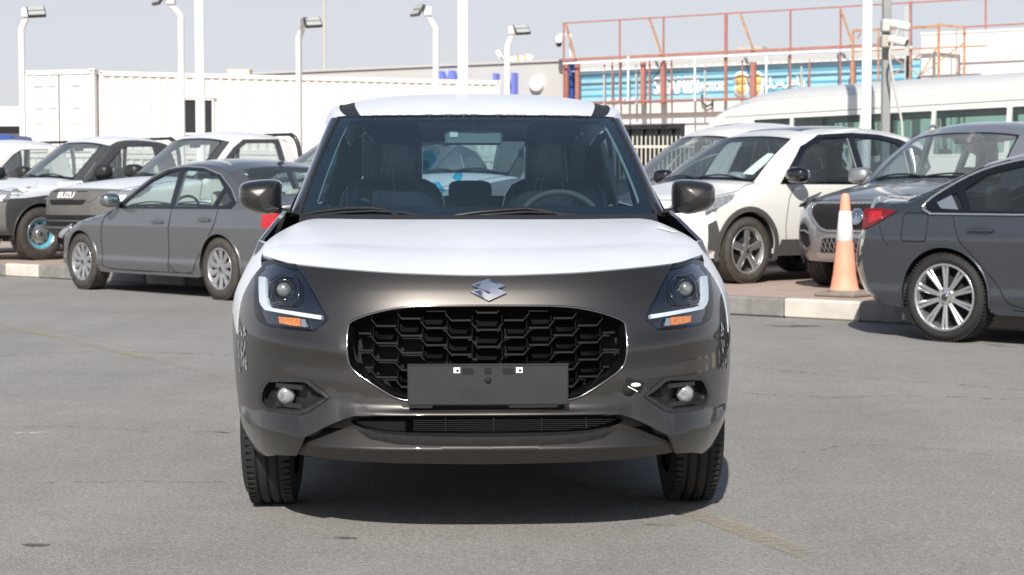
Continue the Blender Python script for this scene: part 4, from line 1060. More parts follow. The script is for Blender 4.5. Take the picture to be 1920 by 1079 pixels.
# ------------------------------------------------------------------ parametric vehicles for the parked rows
class Car:
    """local frame: x across (right of the frame when looking from the front towards the rear), y rearwards from the front axle, z up"""
    def __init__(s, name, label, cat, sp, group=None):
        s.sp = sp; s.root = empty(name); tag(s.root, label, cat, group)
        s.W = sp['w']/2; s.tr = sp['R']; s.wb = sp['wb']
        s.plan = sinterp(sp['plan']); s.zs = sinterp(sp['zs']); s.belt = sp['belt']; s.tum = sp['tum']
        s.seg = {}
        for k, n in (('nose', 8), ('hood', 6), ('screen', 6), ('roof', 6), ('back', 6), ('boot', 6), ('tail', 8)):
            if k in sp['prof']: s.seg[k] = cr(sp['prof'][k], n)
        s.col = sp['col']; s.body = None
        top = []
        for k in ('hood', 'screen', 'roof', 'back', 'boot'):
            if k in s.seg: top += [(p[0]+p[2], p[1]-p[3]) for p in s.seg[k]]
        s.top = top
        s.ztab = sorted(top)
    def WW(s, l, z):
        b = interp(z, s.belt_at(l)) if False else s.belt
        zz = min(z, b); wv = s.W*s.plan(l)*s.zs(zz)
        if z > b: wv -= s.tum*(z-b)
        zt = interp(l, s.ztab); d = zt-z; R = .07
        if d < R: d = max(d, 0); wv -= .045*(1-math.sqrt(max(0, 1-(1-d/R)**2)))
        return wv
    def S(s, sd, off=0.): return lambda l, z: Vector((sd*(s.WW(l, z)+off), l, z))
    def T(s, k, u, v, off=0.):
        """strip k, u 0..1 along it, v -1..1 across"""
        P = s.seg[k]; x = min(max(u, 0), 1)*(len(P)-1); i = min(int(x), len(P)-2); f = x-i
        l, z, sw, dr = (a+(b-a)*f for a, b in zip(P[i], P[i+1]))
        q = abs(v)**2.6; le, ze = l+sw, z-dr; hw = s.WW(le, ze)
        p = Vector((v*hw, l+sw*q, z-dr*q))
        if off:
            j = min(i+1, len(P)-1); t = Vector((0, P[j][0]-P[i][0], P[j][1]-P[i][1])); n = Vector((0, -t.z, t.y)).normalized()
            p = p+n*off
        return p
    def uz(s, k, z):
        P = s.seg[k]; best = min(range(len(P)-1), key=lambda i: 0 if (P[i][1]-z)*(P[i+1][1]-z) <= 0 else min(abs(P[i][1]-z), abs(P[i+1][1]-z)))
        a, b = P[best][1], P[best+1][1]; f = (z-a)/(b-a) if abs(b-a) > 1e-6 else 0
        return (best+min(max(f, 0), 1))/(len(P)-1)
    def ul(s, k, l):
        P = s.seg[k]
        for i in range(len(P)-1):
            if P[i][0] <= l <= P[i+1][0] or P[i+1][0] <= l <= P[i][0]:
                f = (l-P[i][0])/(P[i+1][0]-P[i][0]+1e-9); return (i+f)/(len(P)-1)
        return 0 if l < P[0][0] else 1
    def N(s, off=0., k='nose'):
        """(y across, z) -> point on the nose / tail"""
        def fn(a, z):
            u = s.uz(k, z); P = s.T(k, u, 1); hw = abs(P.x)
            return s.T(k, u, max(-1, min(1, a/hw)), 0)+Vector((0, -off if k == 'nose' else off, 0))
        return fn
    def ref(s):
        c = Vector((0, s.wb*.5, .5)); return lambda p: Vector(((p.x-c.x)*1.6, (p.y-c.y)*.7, (p.z-c.z)*1.6))
    def add(s, nm, mb, m, parent=None, label=None):
        o = mb.build(nm, m, parent or s.root)
        if label: o['label'] = label
        return o
    def shell(s):
        sp = s.sp; rf = s.ref(); col = s.col; hcol = sp.get('hoodcol', col)
        m = MB(); gridsurf(m, lambda u, v: s.T('nose', u, v), 0, 1, 22, -1, 1, 34, rf); s.nose = s.add('front_bumper', m, sp.get('bumpcol', col))
        m = MB(); gridsurf(m, lambda u, v: s.T('hood', u, v), 0, 1, 16, -1, 1, 34, rf); s.hood = s.add('hood', m, hcol)
        m = MB(); seam = [s.T('hood', i/20, .86, .001) for i in range(21)]; tube(m, seam, .004, 4); tube(m, [Vector((-p.x, p.y, p.z)) for p in seam], .004, 4)
        tube(m, [s.T('hood', 0.02, -.86+1.72*i/20, .001) for i in range(21)], .004, 4); s.add('hood_seam', m, 'dark', s.hood)
        gs = .86
        m = MB(); gridsurf(m, lambda u, v: s.T('screen', u, v), 0.0, 1, 14, -gs, gs, 20, rf); s.ws = s.add('windscreen', m, sp.get('glass', 'car_glass'))
        for sd in (-1, 1):
            m = MB(); gridsurf(m, lambda u, v: s.T('screen', u, sd*v, .003), 0, 1, 14, gs-.015, 1, 4, rf); s.add('windscreen_pillar', m, sp.get('pillar', col))
        m = MB(); panel(m, [(0, -gs), (1, -gs), (1, gs), (0, gs)], lambda u, v: s.T('screen', u, v, .002), rf, holes=[rrect(.06, .955, -gs+.035, gs-.035, .05)], res=.1); s.add('black_border', m, 'frit', s.ws)
        m = MB()
        for x0, x1 in ((-.75, -.1), (.0, .68)): tube(m, [s.T('screen', .03+.05*math.sin(PI*i/8), x0+(x1-x0)*i/8, .015) for i in range(9)], .009, 5)
        s.add('wiper', m, 'blackplastic', s.ws)
        m = MB(); p = s.T('screen', .86, 0); box(m, p+Vector((0, .12, -.03)), (.22, .03, .06), bev=.01); s.add('interior_mirror', m, 'blackplastic')
        m = MB(); gridsurf(m, lambda u, v: s.T('roof', u, v), 0, 1, 18, -1, 1, 30, rf); s.roof = s.add('roof', m, hcol if sp.get('wraproof') else col)
        if 'back' in s.seg:
            bs = .84
            m = MB(); gridsurf(m, lambda u, v: s.T('back', u, v), .04, .94, 12, -bs, bs, 18, rf); s.add('rear_window', m, sp.get('rglass', 'tint_glass'))
            m = MB()
            for sd in (-1, 1): gridsurf(m, lambda u, v: s.T('back', u, sd*v, .002), 0, 1, 12, bs-.01, 1, 4, rf)
            gridsurf(m, lambda u, v: s.T('back', u, v, .002), 0, .05, 2, -bs, bs, 18, rf); gridsurf(m, lambda u, v: s.T('back', u, v, .002), .93, 1, 2, -bs, bs, 18, rf)
            s.add('rear_pillar', m, sp.get('backcol', col))
        if 'boot' in s.seg:
            m = MB(); gridsurf(m, lambda u, v: s.T('boot', u, v), 0, 1, 12, -1, 1, 30, rf); s.add('boot_lid', m, sp.get('bootcol', col))
        m = MB(); gridsurf(m, lambda u, v: s.T('tail', u, v), 0, 1, 20, -1, 1, 30, rf); s.tail = s.add('rear_bumper', m, sp.get('tailcol', col))
        # sides
        cy = s.tr; ra = sp.get('arch', s.tr+.045); zb = sp.get('sill', .24)
        def arc_(c): return [(c-ra*math.cos(math.radians(a)), cy+ra*math.sin(math.radians(a))) for a in range(-14, 195, 8)]
        nose = [(p[0]+p[2], p[1]-p[3]) for p in s.seg['nose']][::-1]; tail = [(p[0]+p[2], p[1]-p[3]) for p in s.seg['tail']]
        bot = [q for q in arc_(0) if q[1] > zb-.02]+[(ra+.06, zb), (s.wb-ra-.06, zb)]+[q for q in arc_(s.wb) if q[1] > zb-.02]
        poly = nose+bot+tail[::-1]+s.top[::-1]
        out = []
        for q in poly:
            if not out or math.hypot(out[-1][0]-q[0], out[-1][1]-q[1]) > .004: out.append(q)
        if math.hypot(out[0][0]-out[-1][0], out[0][1]-out[-1][1]) < .004: out.pop()
        s.sidepoly = out; s.side = {}
        for sd in (-1, 1):
            m = MB(); panel(m, out, s.S(sd), (sd, 0, .15), holes=sp['wins'], res=.045, thick=.03)
            o = s.add('body_side', m, sp.get('sidecol', col)); s.side[sd] = o
            for i, wv in enumerate(sp['wins']):
                m = MB(); panel(m, wv, s.S(sd, -.012), (sd, 0, .15), res=.12); g = s.add('side_window', m, sp.get('sglass', 'tint_glass'))
            m = MB()                       # dark band between the windows and a bright or black surround
            wb_ = sp['winband']; panel(m, wb_, s.S(sd, .008), (sd, 0, .15), holes=sp['wins'], res=.045, thick=.012); s.add('window_frame', m, sp.get('framecol', 'gloss_black'), o)
            if sp.get('brightwork'):
                m = MB(); tube(m, [s.S(sd, .004)(*q) for q in densify(wb_, .06)], .009, 5, closed=True); s.add('window_trim', m, sp['brightwork'], o)
            m = MB()
            for ln in sp['seams']: tube(m, [s.S(sd, .0005)(*q) for q in densify(cr(ln, 4), .05, False)], .0045, 4, cap=False)
            s.add('door_seam', m, 'dark', o)
            for (l_, z_) in sp['handles']:
                m = MB(); p = s.S(sd, .022)(l_, z_); box(m, p, (.022, .20, .026), bev=.009); box(m, s.S(sd, .004)(l_, z_), (.012, .13, .06), bev=.005)
                s.add('door_handle', m, sp.get('handlecol', col), o)
            if sp.get('cladding'):
                k = .055
                for c in (0, s.wb):
                    m = MB()
                    A = [(c-ra*math.cos(math.radians(a)), cy+ra*math.sin(math.radians(a))) for a in range(-14, 195, 8)]
                    B = [(c-(ra+k)*math.cos(math.radians(a)), cy+(ra+k)*math.sin(math.radians(a))) for a in range(-14, 195, 8)]
                    panel(m, [q for q in A+B[::-1]], s.S(sd, .012), (sd, 0, .1), res=.06, thick=.02); s.add('wheel_arch_cladding', m, sp['cladding'], o)
                m = MB(); panel(m, [(ra+.03, zb-.02), (s.wb-ra-.03, zb-.02), (s.wb-ra-.09, zb+.15), (ra+.09, zb+.15)], s.S(sd, .012), (sd, 0, .1), res=.08, thick=.02)
                s.add('sill_cladding', m, sp['cladding'], o)
            else:
                for c in (0, s.wb):
                    m = MB(); tube(m, [s.S(sd, .002)(c-(ra-.004)*math.cos(math.radians(a)), cy+(ra-.004)*math.sin(math.radians(a))) for a in range(-10, 191, 8)], .010, 6)
                    s.add('wheel_arch_lip', m, sp.get('sidecol', col), o)
            for c in (0, s.wb):
                m = MB(); A = []; B = []
                for a in range(-14, 195, 8):
                    q = (c-ra*math.cos(math.radians(a)), cy+ra*math.sin(math.radians(a)))
                    A.append(Vector((sd*(s.WW(*q)-.012), q[0], q[1]))); B.append(Vector((sd*(s.W-.34), q[0], q[1])))
                ribbon(m, A, B); m.add([Vector((sd*(s.W-.34), c, cy))]+B, [(0, i, i+1) for i in range(1, len(B))], smooth=False); s.add('wheel_arch_liner', m, 'under')
            # mirror
            ml, mz, ms = sp['mirror']; p = s.S(sd)(ml, mz)
            m = MB(); blob(m, p+Vector((sd*(.13*ms), .0, .05*ms)), (.115*ms, .085*ms, .078*ms), 18, 12, p=.72); mo_ = s.add('door_mirror', m, sp.get('mirrorcol', col))
            m = MB(); beam(m, p-Vector((sd*.02, 0, 0)), p+Vector((sd*.08*ms, 0, 0.01)), .05, .035, bev=.008); s.add('mirror_arm', m, 'blackplastic', mo_)
            m = MB(); blob(m, p+Vector((sd*(.13*ms), .072*ms, .05*ms)), (.095*ms, .016, .062*ms), 14, 8, p=.6); s.add('mirror_glass', m, 'mirrorglass', mo_)
        m = MB(); zz = zb-.01
        box(m, (0, s.wb*.5, zz+.02), ((s.W-.16)*2, s.wb-2*ra, .03)); box(m, (0, s.wb*.5, zz+.05), ((s.W-.38)*2, s.wb+1.1, .04)); box(m, (0, .1, .55), ((s.W-.4)*2, .9, .35))
        beam(m, (-s.W+.3, 0, s.tr-.05), (s.W-.3, 0, s.tr-.05), .07); beam(m, (-s.W+.3, s.wb, s.tr-.05), (s.W-.3, s.wb, s.tr-.05), .09); s.add('underbody', m, 'under')
        return s
    def interior(s, rows=(0.0, .85), col='seatcloth', wheel=True, drive=1):
        sp = s.sp; ls = s.seg['screen'][0][0]; zb = s.belt
        m = MB(); box(m, (0, ls+.42, zb-.10), (s.W*1.7, .55, .22), bev=.06); s.add('dashboard', m, sp.get('dashcol', 'navytrim'))
        for i, dy in enumerate(rows):
            y = sp['seat']+dy
            if i == 0 or not sp.get('bench'):
                for sd in (-1, 1): seat_parts(s.root, sd*.36, y, zb-.68, col)
            else: seat_parts(s.root, 0, y, zb-.66, col, wd=1.2)
        m = MB(); P = s.T('roof', .5, 0); box(m, (0, sp['seat']+.2, zb-.55), (s.W*1.8, 1.9, .03)); s.add('cabin_floor', m, 'under')
        if wheel:
            m = MB(); c = Vector((drive*.36, sp['seat']-.42, zb-.02)); R = Matrix.Rotation(-.4, 3, 'X')
            tube(m, [c+R @ Vector((.18*math.cos(2*PI*k/24), 0, .18*math.sin(2*PI*k/24))) for k in range(24)], .015, 6, closed=True); s.add('steering_wheel', m, 'blackplastic')
    def wheels(s, meshes, inset=.015, steer=0.):
        for sd in (-1, 1):
            put_wheel(s.root, meshes, (sd*(s.W-inset), 0, s.tr), sd, steer); put_wheel(s.root, meshes, (sd*(s.W-inset), s.wb, s.tr), sd)
    def place(s, wheel, head, z, which=1, axle=0.):
        """wheel = ground point under the wheel (which=+1: x positive side), head = direction the nose points"""
        head = Vector((head[0], head[1], 0)).normalized(); yv = -head; xv = Vector((yv.y, -yv.x, 0))
        rz = math.atan2(xv.y, xv.x); s.root.rotation_euler = (0, 0, rz)
        s.root.location = Vector((wheel[0], wheel[1], z)) - xv*(which*(s.W-.1)) - yv*axle
        return s
def strip(c, kind, pts, off, mtl, nm, res=.03, thick=.02, holes=(), parent=None):
    """overlay on the nose or tail, points (across, z)"""
    m = MB(); panel(m, pts, c.N(off, kind), (0, -1 if kind == 'nose' else 1, .1), holes=holes, res=res, thick=thick)
    return c.add(nm, m, mtl, parent)
def sideov(c, sd, pts, off, mtl, nm, res=.04, thick=.01, parent=None):
    m = MB(); panel(m, pts, c.S(sd, off), (sd, 0, .1), res=res, thick=thick); return c.add(nm, m, mtl, parent)
def flip(p): return [(-a, z) for a, z in p]

# ---------- sedans -----------------------------------------------------------
def sedan_spec(col, w=1.835, h=1.487, wb=2.80, R=.325, fo=.90, ro=1.15, dz=0.):
    k = h/1.487
    return dict(col=col, w=w, wb=wb, R=R, belt=.93, tum=.40, sill=.22,
        plan=[(-.9, .80), (-.6, .93), (-.2, .985), (.3, 1), (wb-.2, 1), (wb+.4, .975), (wb+.8, .92), (wb+ro, .80)],
        zs=[(.1, .93), (.25, .958), (.34, .988), (.42, .982), (.6, .994), (.755, 1.003), (.79, .994), (.93, .962)],
        prof=dict(
            nose=[(-fo+.12, .20, .42, 0), (-fo+.02, .32, .42, 0), (-fo, .48, .44, 0), (-fo+.03, .62, .46, 0), (-fo+.10, .70, .46, .01)],
            hood=[(-fo+.10, .70, .46, .01), (-fo+.35, .79, .36, .04), (-.2, .87, .24, .06), (.25, .935, .18, .055), (.42, .96, .20, .05)],
            screen=[(.42, .96, .20, .05), (.85, 1.20, .16, .05), (1.20, 1.38*k, .12, .055)],
            roof=[(1.20, 1.38*k, .12, .055), (1.5, 1.455*k, .05, .065), (1.95, 1.487*k, 0, .07), (2.4, 1.46*k, -.03, .065), (2.72, 1.395*k, -.06, .06)],
            back=[(2.72, 1.395*k, -.06, .06), (3.05, 1.25*k, -.09, .06), (3.36, 1.08, -.12, .05)],
            boot=[(3.36, 1.08, -.12, .05), (3.6, 1.055, -.16, .05), (wb+ro-.07, 1.04, -.24, .05)],
            tail=[(wb+ro-.07, 1.04, -.24, .05), (wb+ro-.08, .9, -.26, .02), (wb+ro-.02, .72, -.3, 0), (wb+ro, .5, -.3, 0), (wb+ro-.06, .30, -.3, 0), (wb+ro-.16, .22, -.3, 0)]),
        wins=[[(.83, .965), (1.05, 1.11), (1.30, 1.24), (1.60, 1.335*k), (1.80, 1.355*k), (1.84, .965)],
              [(1.93, .965), (1.90, 1.36*k), (2.25, 1.345*k), (2.58, 1.27*k), (2.74, 1.16*k), (2.64, .97)],
              [(2.70, .975), (2.80, 1.135*k), (2.95, 1.03), (2.90, .985)]],
        winband=[(.70, .94), (.98, 1.12), (1.25, 1.265), (1.55, 1.37*k), (1.85, 1.395*k), (2.25, 1.38*k), (2.62, 1.30*k), (2.90, 1.15), (3.05, 1.02), (2.98, .945)],
        seams=[[(.62, .93), (.52, .82), (.47, .6), (.48, .4), (.56, .27), (1.7, .26), (1.83, .30), (1.87, .6), (1.89, .95)],
               [(1.87, .35), (1.95, .27), (2.28, .28), (2.42, .45), (2.58, .62), (2.72, .76), (2.76, .95)], [(.62, .26), (2.3, .26)]],
        handles=[(1.66, .80), (2.55, .83)], mirror=(.80, .98, 1.), seat=1.75, bench=True)
wh_grey = wheel_meshes(.325, .215, .215, ('multi', 10, .045, .068), 'alloy', 'tyre_dusty')
c = Car('sedan', 'dusty grey sedan parked on the asphalt left of the hatchback, its side toward us', 'car', dict(sedan_spec('grey_metallic'), sglass='car_glass', rglass='car_glass')); c.shell(); c.interior(col='beige')
P1 = c
c.sp['brightwork'] = None
for sd in (-1, 1):
    m = MB(); tube(m, [c.S(sd, .010)(*q) for q in densify(c.sp['winband'][:-1], .05, False)], .010, 5); c.add('window_trim', m, 'alloy', c.side[sd])
    lampp = [(3.55, .74), (3.56, .88), (3.72, .90), (3.84, .84), (3.80, .72)]
    o = sideov(c, sd, [(3.50, .76), (3.48, .90), (3.66, .93), (3.70, .90), (3.70, .74)], .006, 'red_lens', 'tail_light', thick=.02)
    P = [(sd*.52, .74), (sd*.50, .90), (sd*.93, .91), (sd*.90, .74)]
    m = MB(); panel(m, P, lambda a, z: c.N(.012, 'tail')(a*.95, z), (0, 1, .1), res=.04, thick=.03); c.add('lamp_lens', m, 'red_lens', o)
    m = MB(); P = [(sd*.52, .80), (sd*.52, .83), (sd*.86, .83), (sd*.86, .80)]; panel(m, P, lambda a, z: c.N(.018, 'tail')(a*.95, z), (0, 1, .1), res=.04, thick=.01); c.add('reversing_lens', m, 'paper', o)
    sideov(c, sd, [(-.62, .60), (-.50, .70), (-.28, .76), (-.30, .70), (-.5, .58)], .005, 'lens_clear', 'headlight')
m = MB(); p = c.T('roof', .92, .0); m.add([p+Vector(q) for q in ((-.012, -.07, 0), (.012, -.07, 0), (.012, .07, 0), (-.012, .07, 0), (0, .06, .065), (0, .02, .03))], [(0, 1, 5), (1, 2, 4, 5), (2, 3, 4), (3, 0, 5, 4)], smooth=False); c.add('antenna', m, 'gloss_black', c.roof)
c.wheels(wh_grey)
r_ = gnd(424, 563)
c.place(r_, (-.69, .724), 0, which=1, axle=c.wb)

# dark grey sedan at the right edge
wh_dark = wheel_meshes(.332, .225, .245, ('twin', 10, .020, .024, .088, .004), 'alloy')
sp = sedan_spec('slate_metallic', w=1.82, h=1.445, wb=2.85, R=.332, ro=1.08)
sp['glass'] = 'car_glass'
sp['prof']['boot'] = [(3.36, 1.09, -.12, .05), (3.6, 1.085, -.18, .06), (3.76, 1.09, -.26, .06), (3.80, 1.08, -.28, .055)]
sp['prof']['back'][-1] = (3.36, 1.09, -.12, .05)
sp['prof']['tail'] = [(3.80, 1.08, -.28, .055), (3.82, .97, -.30, .02), (3.90, .80, -.35, 0), (3.95, .60, -.36, 0), (3.90, .38, -.38, 0), (3.76, .25, -.40, 0)]
sp['seams'][1] = [(1.90, .35), (1.98, .27), (2.30, .30), (2.42, .45), (2.60, .64), (2.72, .76), (2.80, .95)]
c = Car('sedan', 'dark slate sedan cut off by the right edge, red tail lamp beside the cone', 'car', sp); c.shell(); c.interior(col='beige')
P2 = c
for sd in (-1, 1):
    m = MB(); tube(m, [c.S(sd, .010)(*q) for q in densify(cr([(.9, 1.10), (1.25, 1.27), (1.55, 1.355), (1.85, 1.37), (2.25, 1.35), (2.62, 1.27), (2.92, 1.12), (3.06, 1.0), (2.98, .945)], 3), .05, False)], .010, 5)
    tube(m, [c.S(sd, .010)(*q) for q in ((2.98, .945), (2.4, .943), (.8, .94))], .009, 5)
    panel(m, [(2.74, .955), (2.86, 1.11), (3.05, 1.02), (2.97, .950)], c.S(sd, .006), (sd, 0, .1), res=.05, thick=.012)
    c.add('window_trim', m, 'smoked_chrome' if False else 'alloy', c.side[sd])
    o = sideov(c, sd, [(3.28, .965), (3.44, .985), (3.60, .985), (3.585, .82), (3.50, .85), (3.40, .90)], .012, 'red_dark', 'tail_light', thick=.03)
    sideov(c, sd, [(3.42, .96), (3.41, .91), (3.52, .865), (3.54, .965)], .018, 'red_lens', 'lamp_lens', thick=.01, parent=o)
    m = MB(); panel(m, [(sd*.6, .90), (sd*.6, .97), (sd*.86, .98), (sd*.86, .84)], lambda a, z: c.N(.006, 'tail')(a*.95, z), (0, 1, .1), res=.05, thick=.01); c.add('rear_lens', m, 'red_dark', o)
    m = MB(); P = rrect(3.0, 3.22, .74, .95, .03, 3); tube(m, [c.S(sd, .001)(*q) for q in densify(P, .03)], .004, 4, closed=True); c.add('fuel_flap', m, 'dark', c.side[sd])
    m = MB(); tube(m, [c.S(sd, .0005)(*q) for q in densify(cr([(3.44, .89), (3.40, .78), (3.33, .70)], 4), .03, False)], .004, 4); c.add('bumper_seam', m, 'dark', c.side[sd])
    m = MB(); panel(m, [(2.50, .10), (2.52, .30), (2.56, .40), (2.60, .30), (2.60, .10)] if False else [(3.17, .14), (3.20, .42), (3.26, .42), (3.27, .14)], c.S(sd, -.05), (sd, 0, .1), res=.06, thick=.02); c.add('mud_flap', m, 'greyplastic', c.side[sd])
c.wheels(wh_dark)
c.place(gnd(1779, 641), (math.cos(math.radians(-45)), math.sin(math.radians(-45))), 0, which=-1, axle=c.wb)
# ------------------------------------------------------------------ pavement level, kerb blocks
PZ = .17
mat('brick_paving', (.40, .29, .24), rough=.85)
def bricks():
    m = MATS['brick_paving']; t = m.node_tree; b = t.nodes['Principled BSDF']; tc = t.nodes.new('ShaderNodeTexCoord')
    mp = t.nodes.new('ShaderNodeMapping'); mp.inputs['Rotation'].default_value = (0, 0, -.2); t.links.new(tc.outputs['Object'], mp.inputs[0])
    br = t.nodes.new('ShaderNodeTexBrick'); br.inputs['Color1'].default_value = (.44, .32, .27, 1); br.inputs['Color2'].default_value = (.36, .25, .21, 1); br.inputs['Mortar'].default_value = (.26, .21, .18, 1)
    br.inputs['Scale'].default_value = 1; br.inputs['Brick Width'].default_value = .2; br.inputs['Row Height'].default_value = .1; br.inputs['Mortar Size'].default_value = .006
    t.links.new(mp.outputs[0], br.inputs['Vector'])
    n = t.nodes.new('ShaderNodeTexNoise'); n.inputs['Scale'].default_value = 1.2; n.inputs['Detail'].default_value = 6; t.links.new(tc.outputs['Object'], n.inputs['Vector'])
    x = t.nodes.new('ShaderNodeMix'); x.data_type = 'RGBA'; t.links.new(n.outputs['Fac'], x.inputs[0]); t.links.new(br.outputs[0], x.inputs[6]); x.inputs[7].default_value = (.46, .37, .31, 1)
    t.links.new(x.outputs[2], b.inputs['Base Color'])
bricks()
mat('kerb_grey', (.22, .21, .20), rough=.85, noise=.2, nscale=9, bump=.4, bscale=60)
mat('kerb_white', (.62, .58, .52), rough=.8, noise=.12, nscale=7, bump=.3, bscale=60, dust=.25)
m = MB(); K0 = KP+KN*.13
A = K0-KD*90; B = K0+KD*60
m.add([A+Vector((0, 0, PZ)), B+Vector((0, 0, PZ)), B+KN*160+Vector((0, 0, PZ)), A+KN*160+Vector((0, 0, PZ))], [(0, 1, 2, 3)], smooth=False)
tag(m.build('pavement', 'brick_paving'), kind='structure')
# kerb: alternating painted blocks; the white one in the photo runs from pixel x 1481 to 1635
Lb = 1.0; rk = Matrix((KD, KN, Vector((0, 0, 1)))).transposed()
w0 = (gnd(1481, 595)-KP).dot(KD); w1 = (gnd(1637, 601)-KP).dot(KD); Lw = w1-w0
m = MB(); m2 = MB(); x = w0-Lw*30; k = 0
while x < w0+Lw*14:
    white = ((k-30) % 2 == 0); mbk = m if white else m2
    c_ = KP+KD*(x+Lw/2)+KN*.065+Vector((0, 0, (PZ+.004)/2-.001)); box(mbk, c_, (Lw-.008, .13, PZ+.004), rk, bev=.018)
    x += Lw; k += 1
tag(m.build('kerb', 'kerb_white'), kind='structure'); tag(m2.build('kerb', 'kerb_grey'), kind='structure')
# ------------------------------------------------------------------ pickups
def pickup_spec(**kw):
    d = dict(col='charcoal', w=1.80, wb=3.05, R=.375, belt=1.15, tum=.33, sill=.42, arch=.44,
        plan=[(-.9, .84), (-.6, .95), (-.2, .99), (.3, 1), (3, 1), (4.0, .99), (4.4, .96)],
        zs=[(.1, .95), (.3, .965), (.5, .995), (.75, 1.), (.95, .985), (1.15, .955)],
        prof=dict(
            nose=[(-.74, .36, .30, 0), (-.86, .45, .32, 0), (-.90, .60, .34, 0), (-.89, .78, .34, 0), (-.84, .95, .36, .01), (-.78, 1.0, .36, .02)],
            hood=[(-.78, 1.0, .36, .02), (-.55, 1.06, .30, .06), (-.1, 1.12, .2, .08), (.35, 1.165, .16, .07), (.55, 1.175, .18, .06)],
            screen=[(.55, 1.175, .18, .06), (.90, 1.45, .14, .06), (1.25, 1.71, .10, .06)],
            roof=[(1.25, 1.71, .10, .06), (1.5, 1.79, .04, .07), (1.85, 1.82, 0, .075), (2.25, 1.80, 0, .075), (2.42, 1.76, 0, .07)],
            back=[(2.42, 1.76, 0, .07), (2.50, 1.5, 0, .05), (2.54, 1.12, 0, .03)],
            boot=[(2.54, 1.12, 0, .03), (3.3, 1.12, 0, .02), (4.28, 1.12, -.02, .02)],
            tail=[(4.28, 1.12, -.02, .02), (4.32, .9, -.03, 0), (4.32, .6, -.03, 0), (4.25, .45, -.03, 0)]),
        wins=[[(1.02, 1.19), (1.22, 1.38), (1.45, 1.56), (1.62, 1.645), (2.12, 1.66), (2.16, 1.19)]],
        winband=[(.80, 1.14), (1.10, 1.37), (1.36, 1.58), (1.56, 1.69), (2.22, 1.71), (2.27, 1.15)],
        seams=[[(.70, 1.12), (.62, .9), (.60, .6), (.66, .46), (1.95, .46), (2.22, .6), (2.30, .9), (2.31, 1.12)], [(2.50, 1.1), (2.50, .48)]],
        handles=[(2.05, .98)], mirror=(.98, 1.20, 1.25), seat=1.95, framecol='charcoal', pillar='charcoal', hoodcol='film_white', wraproof=True,
        bumpcol='dustyplastic', glass='haze_glass', sglass='haze_glass', rglass='haze_glass', bootcol='blackplastic', mirrorcol='blackplastic', handlecol='gloss_black')
    d.update(kw); return d
def make_pickup(label, sp, front=False, fender=False, letters=False, group='pickups parked in the left row', bar=True):
    c = Car('pickup_truck', label, 'pickup truck', sp, group); c.shell(); c.interior(rows=(0.,))
    bk = c.nose
    strip(c, 'nose', [(-.46, .83), (.46, .83), (.60, .99), (.52, 1.0), (-.52, 1.0), (-.60, .99)], .008, 'dustyplastic', 'grille', thick=.02)
    strip(c, 'nose', [(-.34, .80), (.34, .80), (.40, .86), (-.40, .86)], .014, 'dark', 'grille_slot', thick=.01)
    strip(c, 'nose', [(-.36, .963), (-.20, .963), (-.20, .974), (-.37, .974)], .012, 'dark', 'grille_slot', thick=.01); strip(c, 'nose', [(.20, .963), (.36, .963), (.37, .974), (.20, .974)], .012, 'dark', 'grille_slot', thick=.01)
    strip(c, 'nose', [(-.62, .60), (.62, .60), (.66, .66), (-.66, .66)], .008, 'dark', 'bumper_opening', thick=.01)
    strip(c, 'nose', [(-.62, .515), (.62, .515), (.62, .575), (-.62, .575)], .008, 'dark', 'bumper_opening', thick=.01)
    m = MB(); tube(m, [c.N(.03)(a/10, .49) for a in range(-7, 8)], .025, 6); c.add('bumper_step', m, 'greyplastic', bk)
    for sd in (-1, 1):
        m = MB(); P = [(sd*a, z) for a, z in ((.60, .80), (.66, .97), (.80, 1.0), (.885, 1.0), (.885, .86), (.74, .81))]
        panel(m, P, lambda a, z: c.N(.006)(a*.98, z), (0, -1, .1), res=.03, thick=.01); hl = c.add('headlight', m, 'lens_clear')
        sideov(c, sd, [(-.62, .86), (-.40, 1.01), (-.10, 1.045), (-.16, 1.0), (-.36, .90), (-.58, .84)], .004, 'lens_clear', 'lamp_side', parent=hl)
        if fender:
            sideov(c, sd, [(-.50, .87), (-.42, 1.02), (-.05, 1.09), (.35, 1.12), (.74, 1.13), (.70, .98), (.45, .93), (.1, .92), (-.25, .88)], .004, 'film_white', 'fender_film', parent=c.side[sd])
    if letters:
        t = text_mb('ISUZU', .105, .006, .003, 1.25); t.v = [c.N(.022)(p.x, .915+p.z)+Vector((0, p.y*.5, 0)) for p in t.v]; c.add('lettering', t, 'paper', c.nose)
    if bar:
        m = MB(); 
        for sd in (-1, 1): tube(m, cr([(sd*.70, 2.62, 1.10), (sd*.68, 2.62, 1.5), (sd*.62, 2.60, 1.72), (sd*.52, 2.58, 1.79)], 5), .032, 8)
        tube(m, [(-.52, 2.58, 1.79), (.52, 2.58, 1.79)], .022, 8); c.add('roll_bar', m, 'gunmetal')
    return c
wh_pk = wheel_meshes(.375, .25, .225, ('steel',), 'alloy', 'tyre_dusty', tread=True, film='bluewrap')
HD = (-.648, -.762)
def slot(i, back=0.):       # ground point of the visible front wheel of the i-th pickup
    b = gnd(72, 488, PZ); return b+KD*(2.72*i)+KN*back
specs = [(-1, 'white pickup at the far left edge, only its cab showing behind the dark-sided one', {}, False, False),
         (0, 'white-hooded pickup with dark grey sides and blue film on its front wheel', {}, True, False),
         (1, 'white-hooded pickup with dusty grey grille and bumper, nose behind the grey sedan', dict(sidecol='paint_white', ), False, True),
         (3, 'white pickup seen through the windows of the hatchback', dict(sidecol='silver_metallic'), False, False)]
